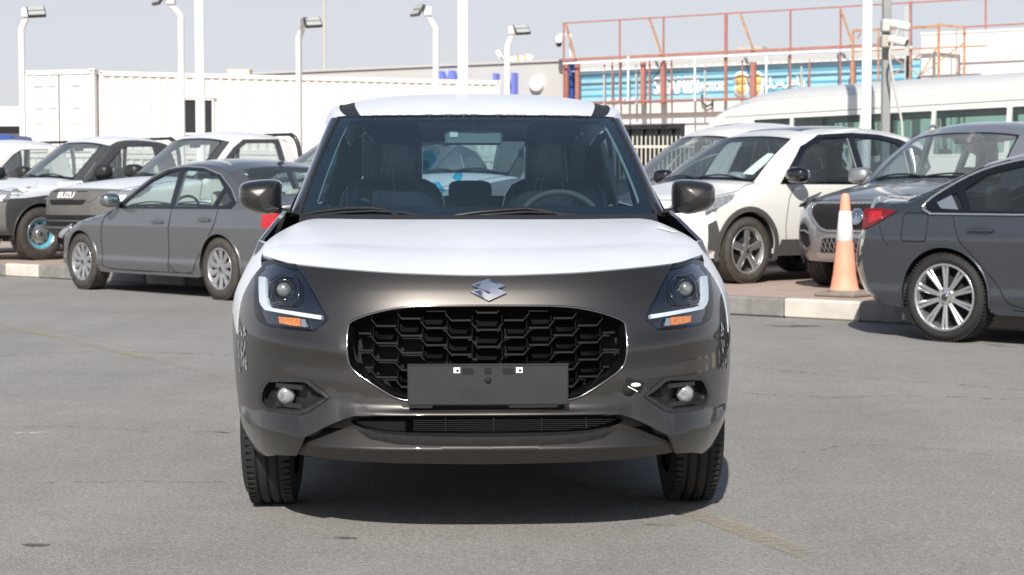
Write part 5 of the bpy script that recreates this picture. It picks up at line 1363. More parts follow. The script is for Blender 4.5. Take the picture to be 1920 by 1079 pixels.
for i, lab, kw, fe, le in specs:
    if i == -1: kw = dict(sidecol='paint_white', framecol='paint_white', pillar='paint_white')
    c = make_pickup(lab, pickup_spec(**kw), fender=fe, letters=le); c.wheels(wh_pk, inset=.01)
    c.place(slot(i, .15 if i == 3 else 0), HD, PZ, 1)
# ------------------------------------------------------------------ SUVs
def suv_spec(col, w=1.83, h=1.62, wb=2.64, R=.345, fo=.93, ro=.89, sh=0., **kw):
    k = (h-1.04)/(1.62-1.04); Z = lambda z: 1.04+(z-1.04)*k if z > 1.04 else z
    e = wb-2.64
    d = dict(col=col, w=w, wb=wb, R=R, belt=1.02, tum=.36, sill=.30, arch=R+.055,
        plan=[(-.95, .80), (-.6, .93), (-.2, .985), (.3, 1), (wb, 1), (wb+.5, .975), (wb+ro, .88)],
        zs=[(.1, .94), (.3, .965), (.5, .995), (.75, 1.), (.9, .985), (1.02, .96)],
        prof=dict(
            nose=[(-fo+.14, .27, .38, 0), (-fo+.03, .40, .40, 0), (-fo, .58, .42, 0), (-fo+.03, .74, .44, 0), (-fo+.12, .86, .46, .01)],
            hood=[(-fo+.12, .86, .46, .01), (-fo+.32, .93, .38, .05), (-.2, 1.0, .24, .075), (.25+sh*.8, 1.055, .17, .065), (.45+sh, 1.08, .20, .05)],
            screen=[(.45+sh, 1.08, .20, .05), (.85+sh, Z(1.31), .16, .055), (1.25+sh, Z(1.50), .12, .06)],
            roof=[(1.25+sh, Z(1.50), .12, .06), (1.6+sh*.6, Z(1.59), .04, .07), (2.1+e*.5, Z(1.62), 0, .075), (2.7+e, Z(1.585), -.02, .07), (3.12+e, Z(1.51), -.05, .07)],
            back=[(3.12+e, Z(1.51), -.05, .07), (3.27+e, Z(1.32), -.08, .05), (3.38+e, 1.06, -.12, .04)],
            tail=[(3.38+e, 1.06, -.12, .04), (3.44+e, .9, -.18, .02), (wb+ro-.03, .7, -.2, 0), (wb+ro, .5, -.22, 0), (wb+ro-.08, .3, -.2, 0)]),
        wins=[[(.98+sh, 1.06), (1.12+sh, Z(1.20)), (1.35+sh, Z(1.37)), (1.62+sh*.8, Z(1.475)), (1.80, Z(1.495)), (1.83, 1.06)],
              [(1.93, 1.065), (1.90, Z(1.50)), (2.3, Z(1.49)), (2.62, Z(1.45)), (2.74, Z(1.38)), (2.72, Z(1.15)), (2.60, 1.075)],
              [(2.84, Z(1.17)), (2.86, Z(1.37)), (3.06+e*.5, Z(1.33)), (3.12+e*.5, Z(1.22))]],
        winband=[(.80+sh, 1.035), (1.02+sh, Z(1.20)), (1.28+sh, Z(1.39)), (1.58+sh*.8, Z(1.51)), (1.9, Z(1.54)), (2.35, Z(1.53)), (2.7, Z(1.49)), (3.05, Z(1.40)), (3.22, Z(1.24)), (2.9, 1.10), (2.6, 1.04)],
        seams=[[(.70, 1.0), (.60, .85), (.55, .6), (.58, .4), (.64, .36), (1.8, .36), (1.86, .42), (1.88, .7), (1.88, 1.05)],
               [(1.90, .40), (2.1, .38), (2.3, .46), (2.45, .68), (2.64, .85), (2.74, 1.05)]],
        handles=[(1.66, .90), (2.52, .93)], mirror=(.92+sh, 1.07, 1.1), seat=1.72, bench=True, cladding='greyplastic', mirrorcol='gloss_black')
    d.update(kw); return d
wh_suv = wheel_meshes(.345, .22, .240, ('twin', 5, .046, .050, .20, .030), 'alloy', 'tyre_dusty')
sp = suv_spec('pearl_white', h=1.70, sh=-.30, rglass='car_glass'); R_f = sp['prof']['roof']; R_f[3] = (2.7, R_f[3][1]+.02, -.02, .07); R_f[4] = (3.20, R_f[4][1]+.03, -.05, .07); sp['prof']['back'][0] = R_f[4]
c = Car('suv', 'clean white SUV with black wheel arches and black mirror, right of the hatchback', 'suv', sp); c.shell(); c.interior()
strip(c, 'nose', [(-.70, .40), (.70, .40), (.60, .60), (-.60, .60)], .006, 'gloss_black', 'grille')
strip(c, 'nose', [(-.30, .72), (.30, .72), (.30, .76), (-.30, .76)], .006, 'gloss_black', 'grille_slot')
for sd in (-1, 1):
    o = sideov(c, sd, [(-.60, .78), (-.50, .88), (-.16, .93), (-.20, .88), (-.40, .80), (-.58, .74)], .006, 'lens_clear', 'headlight')
    strip(c, 'nose', [(sd*.50, .76), (sd*.52, .84), (sd*.88, .845), (sd*.88, .74)], .008, 'lens_clear', 'lamp_front', parent=o)
    sideov(c, sd, [(-.545, .36), (-.56, .62), (-.46, .66), (-.41, .52), (-.385, .34)], .008, 'greyplastic', 'bumper_trim', parent=c.nose)
    m = MB(); tube(m, [c.S(sd, .012)(*q) for q in ((2.78, 1.09), (2.84, 1.25), (2.86, 1.44))], .022, 6); c.add('pillar_trim', m, 'alloy', c.side[sd])
m = MB(); gridsurf(m, lambda u, v: c.T('roof', .18+u*.55, v*.7, .004), 0, 1, 8, -1, 1, 12, (0, 0, 1)); c.add('sunroof', m, 'gloss_black', c.roof)
m = MB(); gridsurf(m, lambda u, v: c.T('screen', .15+.45*u, .62+.14*v+.1*u, -.006), 0, 1, 4, 0, 1, 3, (0, -1, .6)); c.add('windscreen_paper', m, 'paper', c.ws)
c.wheels(wh_suv); c.place(gnd(1392, 532, PZ), (-.775, -.63), PZ, 1); CROSS = c
# silver SUV
wh_suv2 = wheel_meshes(.35, .22, .24, ('twin', 5, .04, .03, .14, .02), 'alloy', 'tyre_dusty')
sp = suv_spec('silver_metallic', w=1.87, h=1.70, wb=2.72, R=.35, fo=.92, ro=.93, glass='haze_glass', rglass='haze_glass', sglass='car_glass', mirrorcol='silver_metallic')
c = Car('suv', 'silver SUV with black honeycomb grille, nose behind the orange traffic cone', 'suv', sp); c.shell(); c.interior(col='greyplastic')
hexg = [(-.62, .80), (-.56, .84), (.56, .84), (.62, .80), (.58, .72), (.42, .60), (.33, .575), (-.33, .575), (-.42, .60), (-.58, .72)]
g = strip(c, 'nose', hexg, .006, 'dark', 'grille', thick=.01)
m = MB()
for i in range(-12, 13):
    for j in range(9):
        a = i*.05+(.025 if j % 2 else 0); z = .585+j*.030
        H = [(a+.021*math.cos(t), z+.0115*math.sin(t)) for t in [PI*k/3 for k in range(6)]]
        if all(pin(q, hexg) for q in H): tube(m, [c.N(.016)(*q) for q in H], .0035, 4, closed=True)
c.add('grille_lattice', m, 'alloy_dark', g)
m = MB(); tube(m, [c.N(.014)(*q) for q in densify(hexg, .04)], .012, 6, closed=True); c.add('grille_frame', m, 'alloy', g)
m = MB(); oc = [(.075*math.cos(PI/8+PI/4*k), .715+.075*math.sin(PI/8+PI/4*k)) for k in range(8)]; tube(m, [c.N(.03)(*q) for q in oc], .010, 5, closed=True)
for sx in (-.022, .026): tube(m, [c.N(.03)(sx+dx, .715+dz) for dx, dz in ((-.018, -.03), (-.018, .03), (0, .0), (.016, .03), (.016, -.03))], .006, 4)
panel(m, oc, c.N(.022), (0, -1, 0), res=.03); c.add('badge', m, 'chrome', g)
low_ = [(-.46, .37), (-.40, .49), (-.36, .505), (.36, .505), (.40, .49), (.46, .37)]
g2 = strip(c, 'nose', low_, .006, 'dark', 'lower_grille', thick=.01)
m = MB()
for i in range(-11, 12):
    for sg in (-1, 1):
        P = [(i*.055+sg*.06*t, .375+.125*t) for t in [k/6 for k in range(7)]]; P = [q for q in P if pin(q, low_)]
        if len(P) > 1: tube(m, [c.N(.012)(*q) for q in P], .0035, 4)
c.add('lattice', m, 'alloy', g2)
m = MB(); panel(m, [(-.50, .30), (.50, .30), (.52, .355), (-.52, .355)], c.N(.03), (0, -1, 0), res=.05, thick=.04); c.add('skid_plate', m, 'alloy', c.nose)
for sd in (-1, 1):
    o = strip(c, 'nose', [(sd*a, z) for a, z in ((.68, .76), (.70, .84), (.88, .86), (.89, .78))], .008, 'lens_clear', 'headlight')
    sideov(c, sd, [(-.52, .80), (-.46, .88), (-.12, .95), (-.2, .88), (-.42, .80)], .006, 'lens_clear', 'lamp_side', parent=o)
    strip(c, 'nose', [(sd*a, z) for a, z in ((.60, .44), (.64, .60), (.72, .64), (.84, .62), (.80, .46), (.68, .40))], .006, 'dark', 'bumper_intake', parent=c.nose)
    m = MB(); tube(m, [c.N(.012)(sd*a, z) for a, z in ((.62, .55), (.70, .57), (.83, .56))], .012, 5); c.add('intake_bar', m, 'silver_metallic', c.nose)
    m = MB(); tube(m, [c.T('roof', .25+.6*i/12, sd*.93, .045*math.sin(PI*min(1, (i+.6)/3))*(1 if i < 10 else .8)) for i in range(13)], .016, 6); c.add('roof_bar', m, 'alloy', c.roof)
c.wheels(wh_suv2); xw = gnd(1604, 500, PZ)
c.root.location = (0, 0, 0); hd = Vector((-.66, -.75, 0)); nose = Vector((at(1606, 400, 16.1).x, 16.1, 0)); ax = nose-hd*.92
c.place(ax, hd, PZ, 1); c.root.location += Vector((-hd.y, hd.x, 0))*-0 + (Vector((-hd.y, hd.x, 0)) if False else Vector((0, 0, 0)))
yv = -hd; xv = Vector((yv.y, -yv.x, 0)); c.root.location = Vector((ax.x, ax.y, PZ)); MG = c
# white vehicles further back
sp = suv_spec('paint_white', w=1.85, h=1.86, wb=2.75, R=.35, glass='haze_glass', mirrorcol='paint_white')
c = Car('minivan', 'white minivan behind the white SUV, its sloping nose towards the fence', 'van', sp); c.shell(); c.interior(); c.wheels(wh_suv)
c.place((1.95, 20.95), (-.80, -.60), PZ, 1)
sp = suv_spec('paint_white', w=1.9, h=2.04, wb=2.75, R=.36, rglass='haze_glass')
c = Car('suv', 'white SUV in the back with a red brake lamp high on its tailgate', 'suv', sp); c.shell(); c.interior(); c.wheels(wh_suv)
m = MB(); p = c.T('back', .03, 0); box(m, p+Vector((0, .05, .0)), (.30, .06, .05), bev=.01); c.add('high_brake_light', m, 'red_lens')
c.place((4.62+.85*.8-.8*.595, 25.5+.85*.595+.8*.8), (-.595, .80), PZ, -1, axle=2.75)
# hatchback-like white car between the pickups and the foreground car
sp = suv_spec('paint_white', w=1.83, h=1.78, wb=2.7, R=.35, glass='haze_glass', cladding=None)
c = Car('suv', 'white SUV with a blue sheet behind its windscreen, next to the grey sedan', 'suv', sp); c.shell(); c.interior(); c.wheels(wh_suv)
m = MB(); p = c.T('screen', .45, -.1); box(m, p+Vector((0, .35, .0)), (.35, .02, .2), Matrix.Rotation(-.6, 3, 'X')); c.add('blue_sheet', m, 'bluewrap')
c.place(slot(2.06, .1), HD, PZ, 1)
# ------------------------------------------------------------------ minibus
W_ = lambda a, b, z0=1.52, z1=2.17: [(a+.02, z0), (a, z0+.02), (a, z1-.02), (a+.02, z1), (b-.02, z1), (b, z1-.02), (b, z0+.02), (b-.02, z0)]
bw = [[(-.55, 1.52), (-.42, 2.0), (-.32, 2.10), (.32, 2.13), (.32, 1.52)], W_(.62, 1.45), W_(1.52, 2.95), W_(3.02, 4.35), W_(4.42, 5.7), W_(5.78, 6.9)]
sp = dict(col='paint_white', w=2.08, wb=5.0, R=.39, belt=1.45, tum=.10, sill=.38, arch=.46,
    plan=[(-1.25, .93), (-1.0, .98), (-.5, 1), (7.2, 1), (7.6, .97)], zs=[(.2, .98), (.5, 1), (1.45, 1)],
    prof=dict(nose=[(-1.10, .35, .16, 0), (-1.18, .5, .18, 0), (-1.20, .8, .18, 0), (-1.17, 1.0, .18, .0)],
        hood=[(-1.17, 1.0, .18, .0), (-1.13, 1.15, .18, .02), (-1.08, 1.28, .18, .03)],
        screen=[(-1.08, 1.28, .18, .03), (-.92, 1.75, .16, .03), (-.72, 2.15, .14, .06)],
        roof=[(-.72, 2.15, .14, .06), (-.45, 2.42, .12, .14), (.1, 2.62, .05, .2), (1.2, 2.72, 0, .22), (5.8, 2.72, 0, .22), (7.3, 2.66, 0, .22)],
        back=[(7.3, 2.66, 0, .22), (7.52, 2.3, 0, .06), (7.60, 1.5, 0, .03)],
        tail=[(7.60, 1.5, 0, .03), (7.64, 1.0, -.02, 0), (7.64, .6, -.02, 0), (7.56, .4, -.02, 0)]),
    wins=bw, winband=[(-.62, 1.49), (-.48, 2.02), (-.36, 2.14), (.38, 2.17), (.6, 2.20), (6.94, 2.20), (6.94, 1.49)], seams=[[(-.1, 2.24), (7.2, 2.27)], [(.5, 2.2), (.5, .5)]], handles=[], mirror=(-.5, 1.6, 1.2), seat=.4,
    sglass='green_glass', glass='green_glass', framecol='paint_white')
c = Car('minibus', 'long white minibus with green-tinted side windows behind the parked SUVs', 'minibus', sp); c.shell(); c.interior(rows=(0, 1.0, 1.9, 2.8, 3.7), col='liner', wheel=False)
for l_ in (2.2, 3.6):
    m = MB(); box(m, c.S(1, .0)(l_, 1.84), (.02, .035, .62)); c.add('window_divider', m, 'gloss_black', c.side[1])
wh_bus = wheel_meshes(.39, .22, .22, ('steel',), 'alloy', 'tyre_dusty')
c.wheels(wh_bus); c.place((3.68, 29.0), (-.595, .80), PZ, 1)
# ------------------------------------------------------------------ traffic cone
cb = gnd(1583, 556, PZ); hC = .93
t = empty('traffic_cone', (cb.x, cb.y, PZ)); tag(t, 'orange and white traffic cone standing on the pavement by the kerb', 'traffic cone')
mat('cone_orange', (.85, .36, .23), rough=.5, noise=.08, nscale=6, dust=.12); mat('cone_white', (.80, .80, .82), rough=.4, noise=.04, nscale=9); mat('cone_base', (.14, .13, .11), rough=.85, noise=.2, nscale=10, dust=.5)
m = MB(); box(m, (0, 0, .02), (.40, .40, .04), Matrix.Rotation(-.7, 3, 'Z'), bev=.012); lathe_z(m, [(.155, .04), (.15, .06), (.13, .062)], 28); m.build('base', 'cone_base', t)
def rc(z): return .115-(.115-.036)*((z-.06)/(hC-.06))
m = MB(); lathe_z(m, [(.14, .06), (.125, .08), (rc(.2)+.002, .2), (rc(.50), .50)], 32); m.build('cone_body', 'cone_orange', t)
m = MB(); lathe_z(m, [(rc(.77), .77), (rc(hC-.03), hC-.03), (.030, hC-.008), (.02, hC)], 32); m.build('cone_tip', 'cone_orange', t)
m = MB(); lathe_z(m, [(rc(.50), .50), (rc(.50)+.004, .503), (rc(.77)+.004, .767), (rc(.77), .77)], 32); m.build('reflective_band', 'cone_white', t)
# ------------------------------------------------------------------ poles and lamps
mat('pole_white', (.80, .79, .77), rough=.45, noise=.03, nscale=3); mat('pole_grey', (.27, .28, .275), rough=.5, noise=.08, nscale=5)
mat('led_panel', (.42, .44, .42), rough=.25, coat=.6, noise=.1, nscale=40)
def gz(Y): return PZ
def flood(px, pyb, Y, wpx, hx, hy, left, label, hw=1.15):
    s = FPX/Y; b = at(px, pyb, Y); top = at(hx, hy, Y); r = wpx/s/2
    t = empty('lamp_post', (b.x, Y, PZ)); tag(t, label, 'lamp post', 'white floodlight posts behind the cars')
    o = Vector((b.x, Y, PZ)); L = lambda p: Vector(p)-o
    m = MB(); lathe_z(m, [(r*1.9, 0), (r*1.9, .03), (r*1.1, .05)], 16); knee = L(b)
    tube(m, [(0, 0, 0), (0, 0, knee.z-.15), (knee.x+(.0), 0, knee.z), L(top).lerp(knee, .35)+Vector((0, 0, .02)), L(top)], [r, r, r, r*.95, r*.85], 14); m.build('pole', 'pole_white', t)
    sg = -1 if left else 1; c = L(top)+Vector((sg*.12*0, 0, .05))
    m = MB(); box(m, c+Vector((sg*.02, 0, .10)), (.26, .30, .26), bev=.03); m.build('lamp_bracket', 'pole_white', t)
    R = Matrix.Rotation(sg*.95 if left else .85, 3, 'Z') @ Matrix.Rotation(-.62, 3, 'X') if left else Matrix.Rotation(.30, 3, 'Z') @ Matrix.Rotation(-.75, 3, 'X') @ Matrix.Rotation(-.12, 3, 'Y')
    cc = c+Vector((sg*.30, -.12, .12))
    m = MB(); box(m, cc, (.50 if not left else .42, .10, .40), R, bev=.015); h = m.build('floodlight', 'alloy_dark', t)
    m = MB()
    for dz in (-.095, .095): box(m, cc+R @ Vector((0, -.052, dz)), (.44 if not left else .36, .012, .155), R)
    m.build('led_panel', 'led_panel', h)
flood(40, 55, 48, 12, 50, 35, False, 'leftmost white lamp post, lamp turned right beside the white container')
flood(339, 30, 47, 12, 321, 11, True, 'white lamp post rising behind the container window, lamp turned left at the top edge')
flood(560, 72, 50, 12, 568, 54, False, 'white lamp post above the middle of the container, lamp turned right')
flood(817, 54, 50, 11.5, 803, 32, True, 'white lamp post left of the thick pole above the hatchback, lamp turned left')
flood(951, 88, 54, 11, 960, 67, False, 'white lamp post right of the thick pole, lamp turned right before the blue letters')
def bigpole(px, Y, wpx, h, m_, nm, lab, sq=False):
    p = at(px, 368, Y); r = wpx/(FPX/Y)/2; m = MB()
    if sq: box(m, (0, 0, h/2), (2*r, 2*r, h), bev=.01)
    else: lathe_z(m, [(r*1.6, 0), (r*1.6, .04), (r, .06), (r, h)], 24)
    o = m.build(nm, m_, None, (p.x, Y, PZ)); tag(o, lab, 'pole', 'tall plain poles'); return o
bigpole(377, 40, 17.5, 14, 'pole_white', 'pole', 'thick white pole standing in front of the container window')
bigpole(868.5, 36, 20, 14, 'pole_white', 'pole', 'thick white pole rising behind the roof of the hatchback')
bigpole(1622.5, 24.2, 18.5, 9, 'pole_white', 'pole', 'thick white pole in front of the white minibus')
gp = bigpole(1658.5, 24.0, 15, 9, 'pole_grey', 'pole', 'grey square pole carrying two security cameras', True)
bigpole(610, 150, 5, 26, 'beige', 'pole', 'thin beige mast far behind the container')
# cameras on the grey pole
def cam_on(px, py, lab, dark):
    Y = 23.7; s = FPX/Y; t = empty('security_camera', at(px, py, Y)); tag(t, lab, 'security camera')
    m = MB(); box(m, (0, .1, 0), (.125, .16, .17), bev=.012); m.build('junction_box', 'liner' if not dark else 'beige', t)
    R = Matrix.Rotation(-.35 if not dark else -.75, 3, 'Z')
    m = MB(); lathe(m, [(.055, 0), (.06, .02), (.06, .22), (.05, .26)][::-1], 16, Matrix.Translation((.05, 0, .02)) @ R.to_4x4() @ Matrix.Rotation(.25, 4, 'Y')); m.build('camera_body', 'paper', t)
    m = MB(); lathe(m, [(.05, .262), (.05, .25)][::-1], 16, Matrix.Translation((.05, 0, .02)) @ R.to_4x4() @ Matrix.Rotation(.25, 4, 'Y')); lathe(m, [(0, .264), (.045, .264)][::-1], 16, Matrix.Translation((.05, 0, .02)) @ R.to_4x4() @ Matrix.Rotation(.25, 4, 'Y')); m.build('lens', 'gloss_black' if dark else 'paper', t)
    return t
cam_on(1664, 47, 'upper white camera on the grey pole, pointing right', False); cam_on(1663, 77, 'lower camera with black lens on the grey pole', True)
m = MB(); tube(m, cr([tuple(at(px, py, 23.6)) for px, py in ((1684, 55), (1672, 85), (1668, 105), (1673, 140), (1682, 190), (1690, 225), (1692, 262))], 5), .018, 6)
tag(m.build('cable', 'liner'), 'white cable hanging down beside the grey pole', 'cable')
# ------------------------------------------------------------------ container office
mat('container_white', (.76, .75, .725), rough=.5, noise=.03, nscale=2, dust=.08)
cA = at(185, 140, 53.9); cB = at(937, 153, 58.4); cL = at(58, 141, 55.3); ztop = 5.0
cA.z = cB.z = cL.z = 0
ux = (cB-cA).normalized(); L_ = (cB-cA).length; uy = Vector((-ux.y, ux.x, 0)); Wc = 2.55
def container(z0, win, label, org=None, ax=None, L_=L_):
    org = org or cA; ax = ax or ux; rz = math.atan2(ax.y, ax.x); t = empty('shipping_container', (org.x, org.y, z0), rz); H = 2.59
    tag(t, label, 'container', 'white containers')
    m = MB(); per = .285; P = []
    x = .12
    while x < L_-.14:
        for dx, dy in ((0, .03), (per*.22, .03), (per*.42, .075), (per*.78, .075), (per, .03)):
            if x+dx < L_-.1: P.append((x+dx, dy))
        x += per
    wx0, wx1, wz0, wz1 = win if win else (1e9, 1e9, 0, 0)
    def col(y, zs, ze, pts):
        A = [Vector((a, b, zs)) for a, b in pts]; B = [Vector((a, b, ze)) for a, b in pts]; n = len(A)
        for i in range(n-1): m.add([A[i], A[i+1], B[i+1], B[i]], [(0, 1, 2, 3)], smooth=False)
    left = [p for p in P if p[0] <= wx0]; mid = [p for p in P if wx0 <= p[0] <= wx1]; right = [p for p in P if p[0] >= wx1]
    if win:
        left.append((wx0, .05)); mid = [(wx0, .05)]+mid+[(wx1, .05)]; right = [(wx1, .05)]+right
        col(0, .15, wz0, mid); col(0, wz1, H-.12, mid)
    for g in ([left, right] if win else [P]): col(0, .15, H-.12, g)
    m.add([(0, Wc, .1), (L_, Wc, .1), (L_, Wc, H-.05), (0, Wc, H-.05)], [(0, 3, 2, 1)], smooth=False); m.add([(L_-.02, .05, .1), (L_-.02, Wc, .1), (L_-.02, Wc, H-.1), (L_-.02, .05, H-.1)], [(0, 1, 2, 3)], smooth=False)
    m.build('corrugated_wall', 'container_white', t)
    m = MB(); box(m, (L_/2, Wc/2, H-.05), (L_-.1, Wc-.1, .04)); m.build('container_roof', 'container_white', t)
    m = MB()
    for yy in (.06, Wc-.06):
        for zz, hh in ((.08, .16), (H-.07, .14)): box(m, (L_/2, yy, zz), (L_-.3, .12, hh))
        for xx in (.07, L_-.07): box(m, (xx, yy, H/2), (.14, .125, H-.24))
    for xx in (.07, L_-.07):
        for zz in (.08, H-.07): box(m, (xx, Wc/2, zz), (.12, Wc-.26, .14))
        for yy in (.07, Wc-.07):
            for zz in (.07, H-.06): box(m, (xx, yy, zz), (.19, .19, .15), bev=.01)
    m.build('container_frame', 'container_white', t)
    m = MB()
    for xx in (.07, L_-.07):
        for yy in (.07, Wc-.07): box(m, (xx, yy-.0, H-.05), (.20, .07, .05)); box(m, (xx, yy, H-.05), (.06, .20, .05))
    m.build('corner_slots', 'greyplastic', t)
    m = MB(); box(m, (.04, Wc*.27, H/2), (.05, Wc*.44, H-.34)); box(m, (.04, Wc*.73, H/2), (.05, Wc*.44, H-.34))
    for k in range(5):
        for yy in (.27, .73): box(m, (.012, Wc*yy, .4+k*.46), (.03, Wc*.40, .05))
    d = m.build('container_door', 'container_white', t)
    m = MB()
    for yy in (.16, .38, .62, .84): tube(m, [(-.03, Wc*yy, .12), (-.03, Wc*yy, H-.12)], .022, 6)
    m.build('locking_bar', 'container_white', d)
    m = MB()
    for yy in (.25, .60, .78):
        for zz in (.9, 1.4, 2.1): box(m, (-.02, Wc*yy, zz), (.01, Wc*.12, .04))
    m.build('door_lettering', 'liner', d)
    if win:
        m = MB(); w_ = .06
        for x_ in (wx0, wx1): box(m, (x_, .03, (wz0+wz1)/2), (w_, .10, wz1-wz0+w_))
        for z_ in (wz0, wz1): box(m, ((wx0+wx1)/2, .03, z_), (wx1-wx0, .10, w_))
        box(m, ((wx0+wx1)/2, .03, wz1+.06), (wx1-wx0+.2, .16, .05)); f = m.build('window', 'container_white', t)
        m = MB(); box(m, ((wx0+wx1)/2, .06, (wz0+wz1)/2), (wx1-wx0-w_, .01, wz1-wz0-w_)); m.build('pane', 'tint_glass', f)
        m = MB(); box(m, ((wx0+wx1)/2, 1.0, (wz0+wz1)/2), (3.0, .04, 2.0)); box(m, ((wx0+wx1)/2+.3, .7, .9), (.8, .3, .9)); m.build('room', 'pole_grey', f)
        m = MB(); box(m, ((wx0+wx1)/2-.15, .10, (wz0+wz1)/2+.1), (.05, .03, wz1-wz0-.2)); box(m, ((wx0+wx1)/2, .10, (wz0+wz1)/2-.05), (wx1-wx0-.1, .03, .04)); m.build('sash', 'blackplastic', f)
    return t
def cx(px): d = ray(px, 200); k = (cA.y*1.0*ux.x-cA.x*ux.y)/(d.y*ux.x-d.x*ux.y); return (d.x*k-cA.x)*ux.x+(d.y*k-cA.y)*ux.y
container(ztop-2.59, (cx(343), cx(399), .66, 1.77), 'white corrugated container with a window, on top behind the pickups')
container(ztop-5.2, None, 'white container underneath the one with the window')
c2 = at(176, 138, 53.6); c2.z = 0; e2 = Vector((at(59, 141, 54.3).x, 54.3, 0))-c2; a2 = Vector((-e2.y, e2.x, 0)).normalized()*-1
if a2.y < 0: a2 = -a2
container(ztop-2.55, None, 'white container with its door end facing us, left of the one with the window', c2, a2, 6.06)
container(ztop-5.16, None, 'white container underneath the one with the door end facing us', c2, a2, 6.06)
p = at(449, 137, 56.5); m = MB(); box(m, (0, 0, .16), (.78, .5, .32), bev=.03); ac = m.build('air_conditioner', 'beige', None, (p.x, p.y, ztop-.07)); tag(ac, 'beige air conditioner on the container roof', 'air conditioner')
m = MB(); box(m, (0, -.252, .17), (.55, .012, .22)); m.build('vent_grille', 'liner', ac)
# ------------------------------------------------------------------ the long grey building and the blue shop front
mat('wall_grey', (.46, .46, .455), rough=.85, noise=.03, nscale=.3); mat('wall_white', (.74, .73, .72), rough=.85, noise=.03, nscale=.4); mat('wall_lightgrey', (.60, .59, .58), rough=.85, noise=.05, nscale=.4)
mat('red_steel', (.38, .16, .13), rough=.6, noise=.15, nscale=4); mat('rust_steel', (.42, .24, .15), rough=.75, noise=.3, nscale=6)
mat('royal_blue', (.035, .09, .34), rough=.4); mat('sign_blue', (.29, .55, .67), rough=.4, noise=.1, nscale=.8); mat('sign_blue_dark', (.12, .36, .50), rough=.5)
mat('letter_blue', (.16, .20, .62), rough=.4); mat('sign_yellow', (.85, .62, .20), rough=.5); mat('sign_white', (.85, .85, .85), rough=.5)
BP = Vector((2.82, 94, 0)); BD = Vector((10.93, -6, 0)).normalized(); BN = Vector((BD.y, -BD.x, 0))      # BN points to the camera side
def bat(px, py, off=0.):
    """point of the photo on the building's face moved off metres towards the viewer"""
    d = ray(px, py); o = Vector((0, 0, CAMH)); P = BP+BN*off; return o+d*((P-o).dot(BN)/d.dot(BN))
def bs(px, off=0.): return (bat(px, 300, off)-BP).dot(BD)
RB = Matrix((BD, -BN, Vector((0, 0, 1)))).transposed(); RB4 = RB.to_4x4(); brz = math.atan2(BD.y, BD.x)
def bbox(mb, s0, s1, z0, z1, off, th, bev=0.): return box(mb, BP+BD*((s0+s1)/2)+BN*(off+th/2)+Vector((0, 0, (z0+z1)/2)), (s1-s0, th, z1-z0), RB, bev)
zt_ = bat(1053, 115.5).z; sL = bs(44); sR = bs(1057)
m = MB(); bbox(m, sL, sR, PZ, zt_, -18, 18); b1 = tag(m.build('building', 'wall_grey'), 'long plain grey building with blue letters behind the container', 'building')
m = MB(); bbox(m, sL-.1, sR+.0, zt_, zt_+.12, -18, 18.15); m.build('parapet', 'wall_grey', b1)
# blue letters of the grey building
def letter(ch, px, pyb, hpx, off=.15, lab=''):
    p = bat(px, pyb, off); s = FPX/p.y; t = text_mb(ch, hpx/s*1.42, .30, .05, .85); x0 = min(v.z for v in t.v)
    t.xf(Matrix.Translation((0, 0, -x0))); o = t.build('sign_letter', 'letter_blue', None, tuple(p), (0, 0, brz)); tag(o, lab, 'sign letter', 'blue letters on the grey building'); return o
letter('W', 850, 178, 42, lab='big blue letter left of the thick white pole, mostly behind the container')
letter('o', 905, 178, 32, lab='low blue letter just right of the thick white pole, its top above the container')
letter('r', 921, 178, 32, lab='low blue letter between its taller neighbour and the round one')
letter('l', 932, 178, 37, lab='tall narrow blue letter at the end of the container')
letter('d', 960, 178, 38, lab='large blue letter crossed by the white lamp post')
p = bat(1009, 158, .0); s = FPX/p.y
m = MB(); lathe(m, [(.42, 0), (.42, .28), (.38, .33), (0, .33)][::-1], 32, Matrix.Rotation(-PI/2, 4, 'Z')); lg = tag(m.build('round_sign', 'sign_white', None, tuple(p), (0, 0, brz)), 'round white sign on the grey wall right of the blue letters', 'sign')
m = MB()
for xx in (-.12, .0, .12): box(m, (xx, -.335, .03), (.06, .01, .09))
m.build('emblem', 'wall_grey', lg)
p = bat(56, 191, .0); m = MB(); lathe(m, [(.42, 0), (.42, .28), (.38, .33), (0, .33)][::-1], 28, Matrix.Rotation(-PI/2, 4, 'Z')); tag(m.build('round_sign', 'sign_white', None, tuple(p), (0, 0, brz)), 'round white sign at the left end of the grey wall beside the container', 'sign')
# shop building under the frame
s0, s1 = bs(1058), bs(1735)
zsig0 = bat(1240, 190).z; zpipe = bat(1240, 110).z; zwin0 = 1.2; zwin1 = bat(1240, 234).z
sw0, sw1 = bs(1150), bs(1284); zb1_ = bat(1240, 129, .5).z
m = MB(); bbox(m, s0, s1, zsig0, zpipe-.12, -12, 12); bbox(m, s0, sw0, PZ, zsig0, -12, 12); bbox(m, sw1, s1, PZ, zsig0, -12, 12); bbox(m, sw0, sw1, PZ, zwin0, -12, 12); bbox(m, sw0, sw1, zwin1, zsig0, -12, 12)
shop = tag(m.build('shop_building', 'wall_white'), 'white shop building with a blue sign band under red steel framing', 'building')
m = MB(); zc0 = bat(1240, 213).z; bbox(m, s0, s1, zc0, zsig0-.02, .0, .35); m.build('fascia', 'wall_lightgrey', shop)
m = MB(); bbox(m, sw0, sw1, zwin0, zwin1, -.3, .04); win = m.build('window', 'tint_glass', shop)
m = MB(); bbox(m, sw0, sw1, zwin0, zwin1, -2.5, .1); m.build('room', 'under', win)
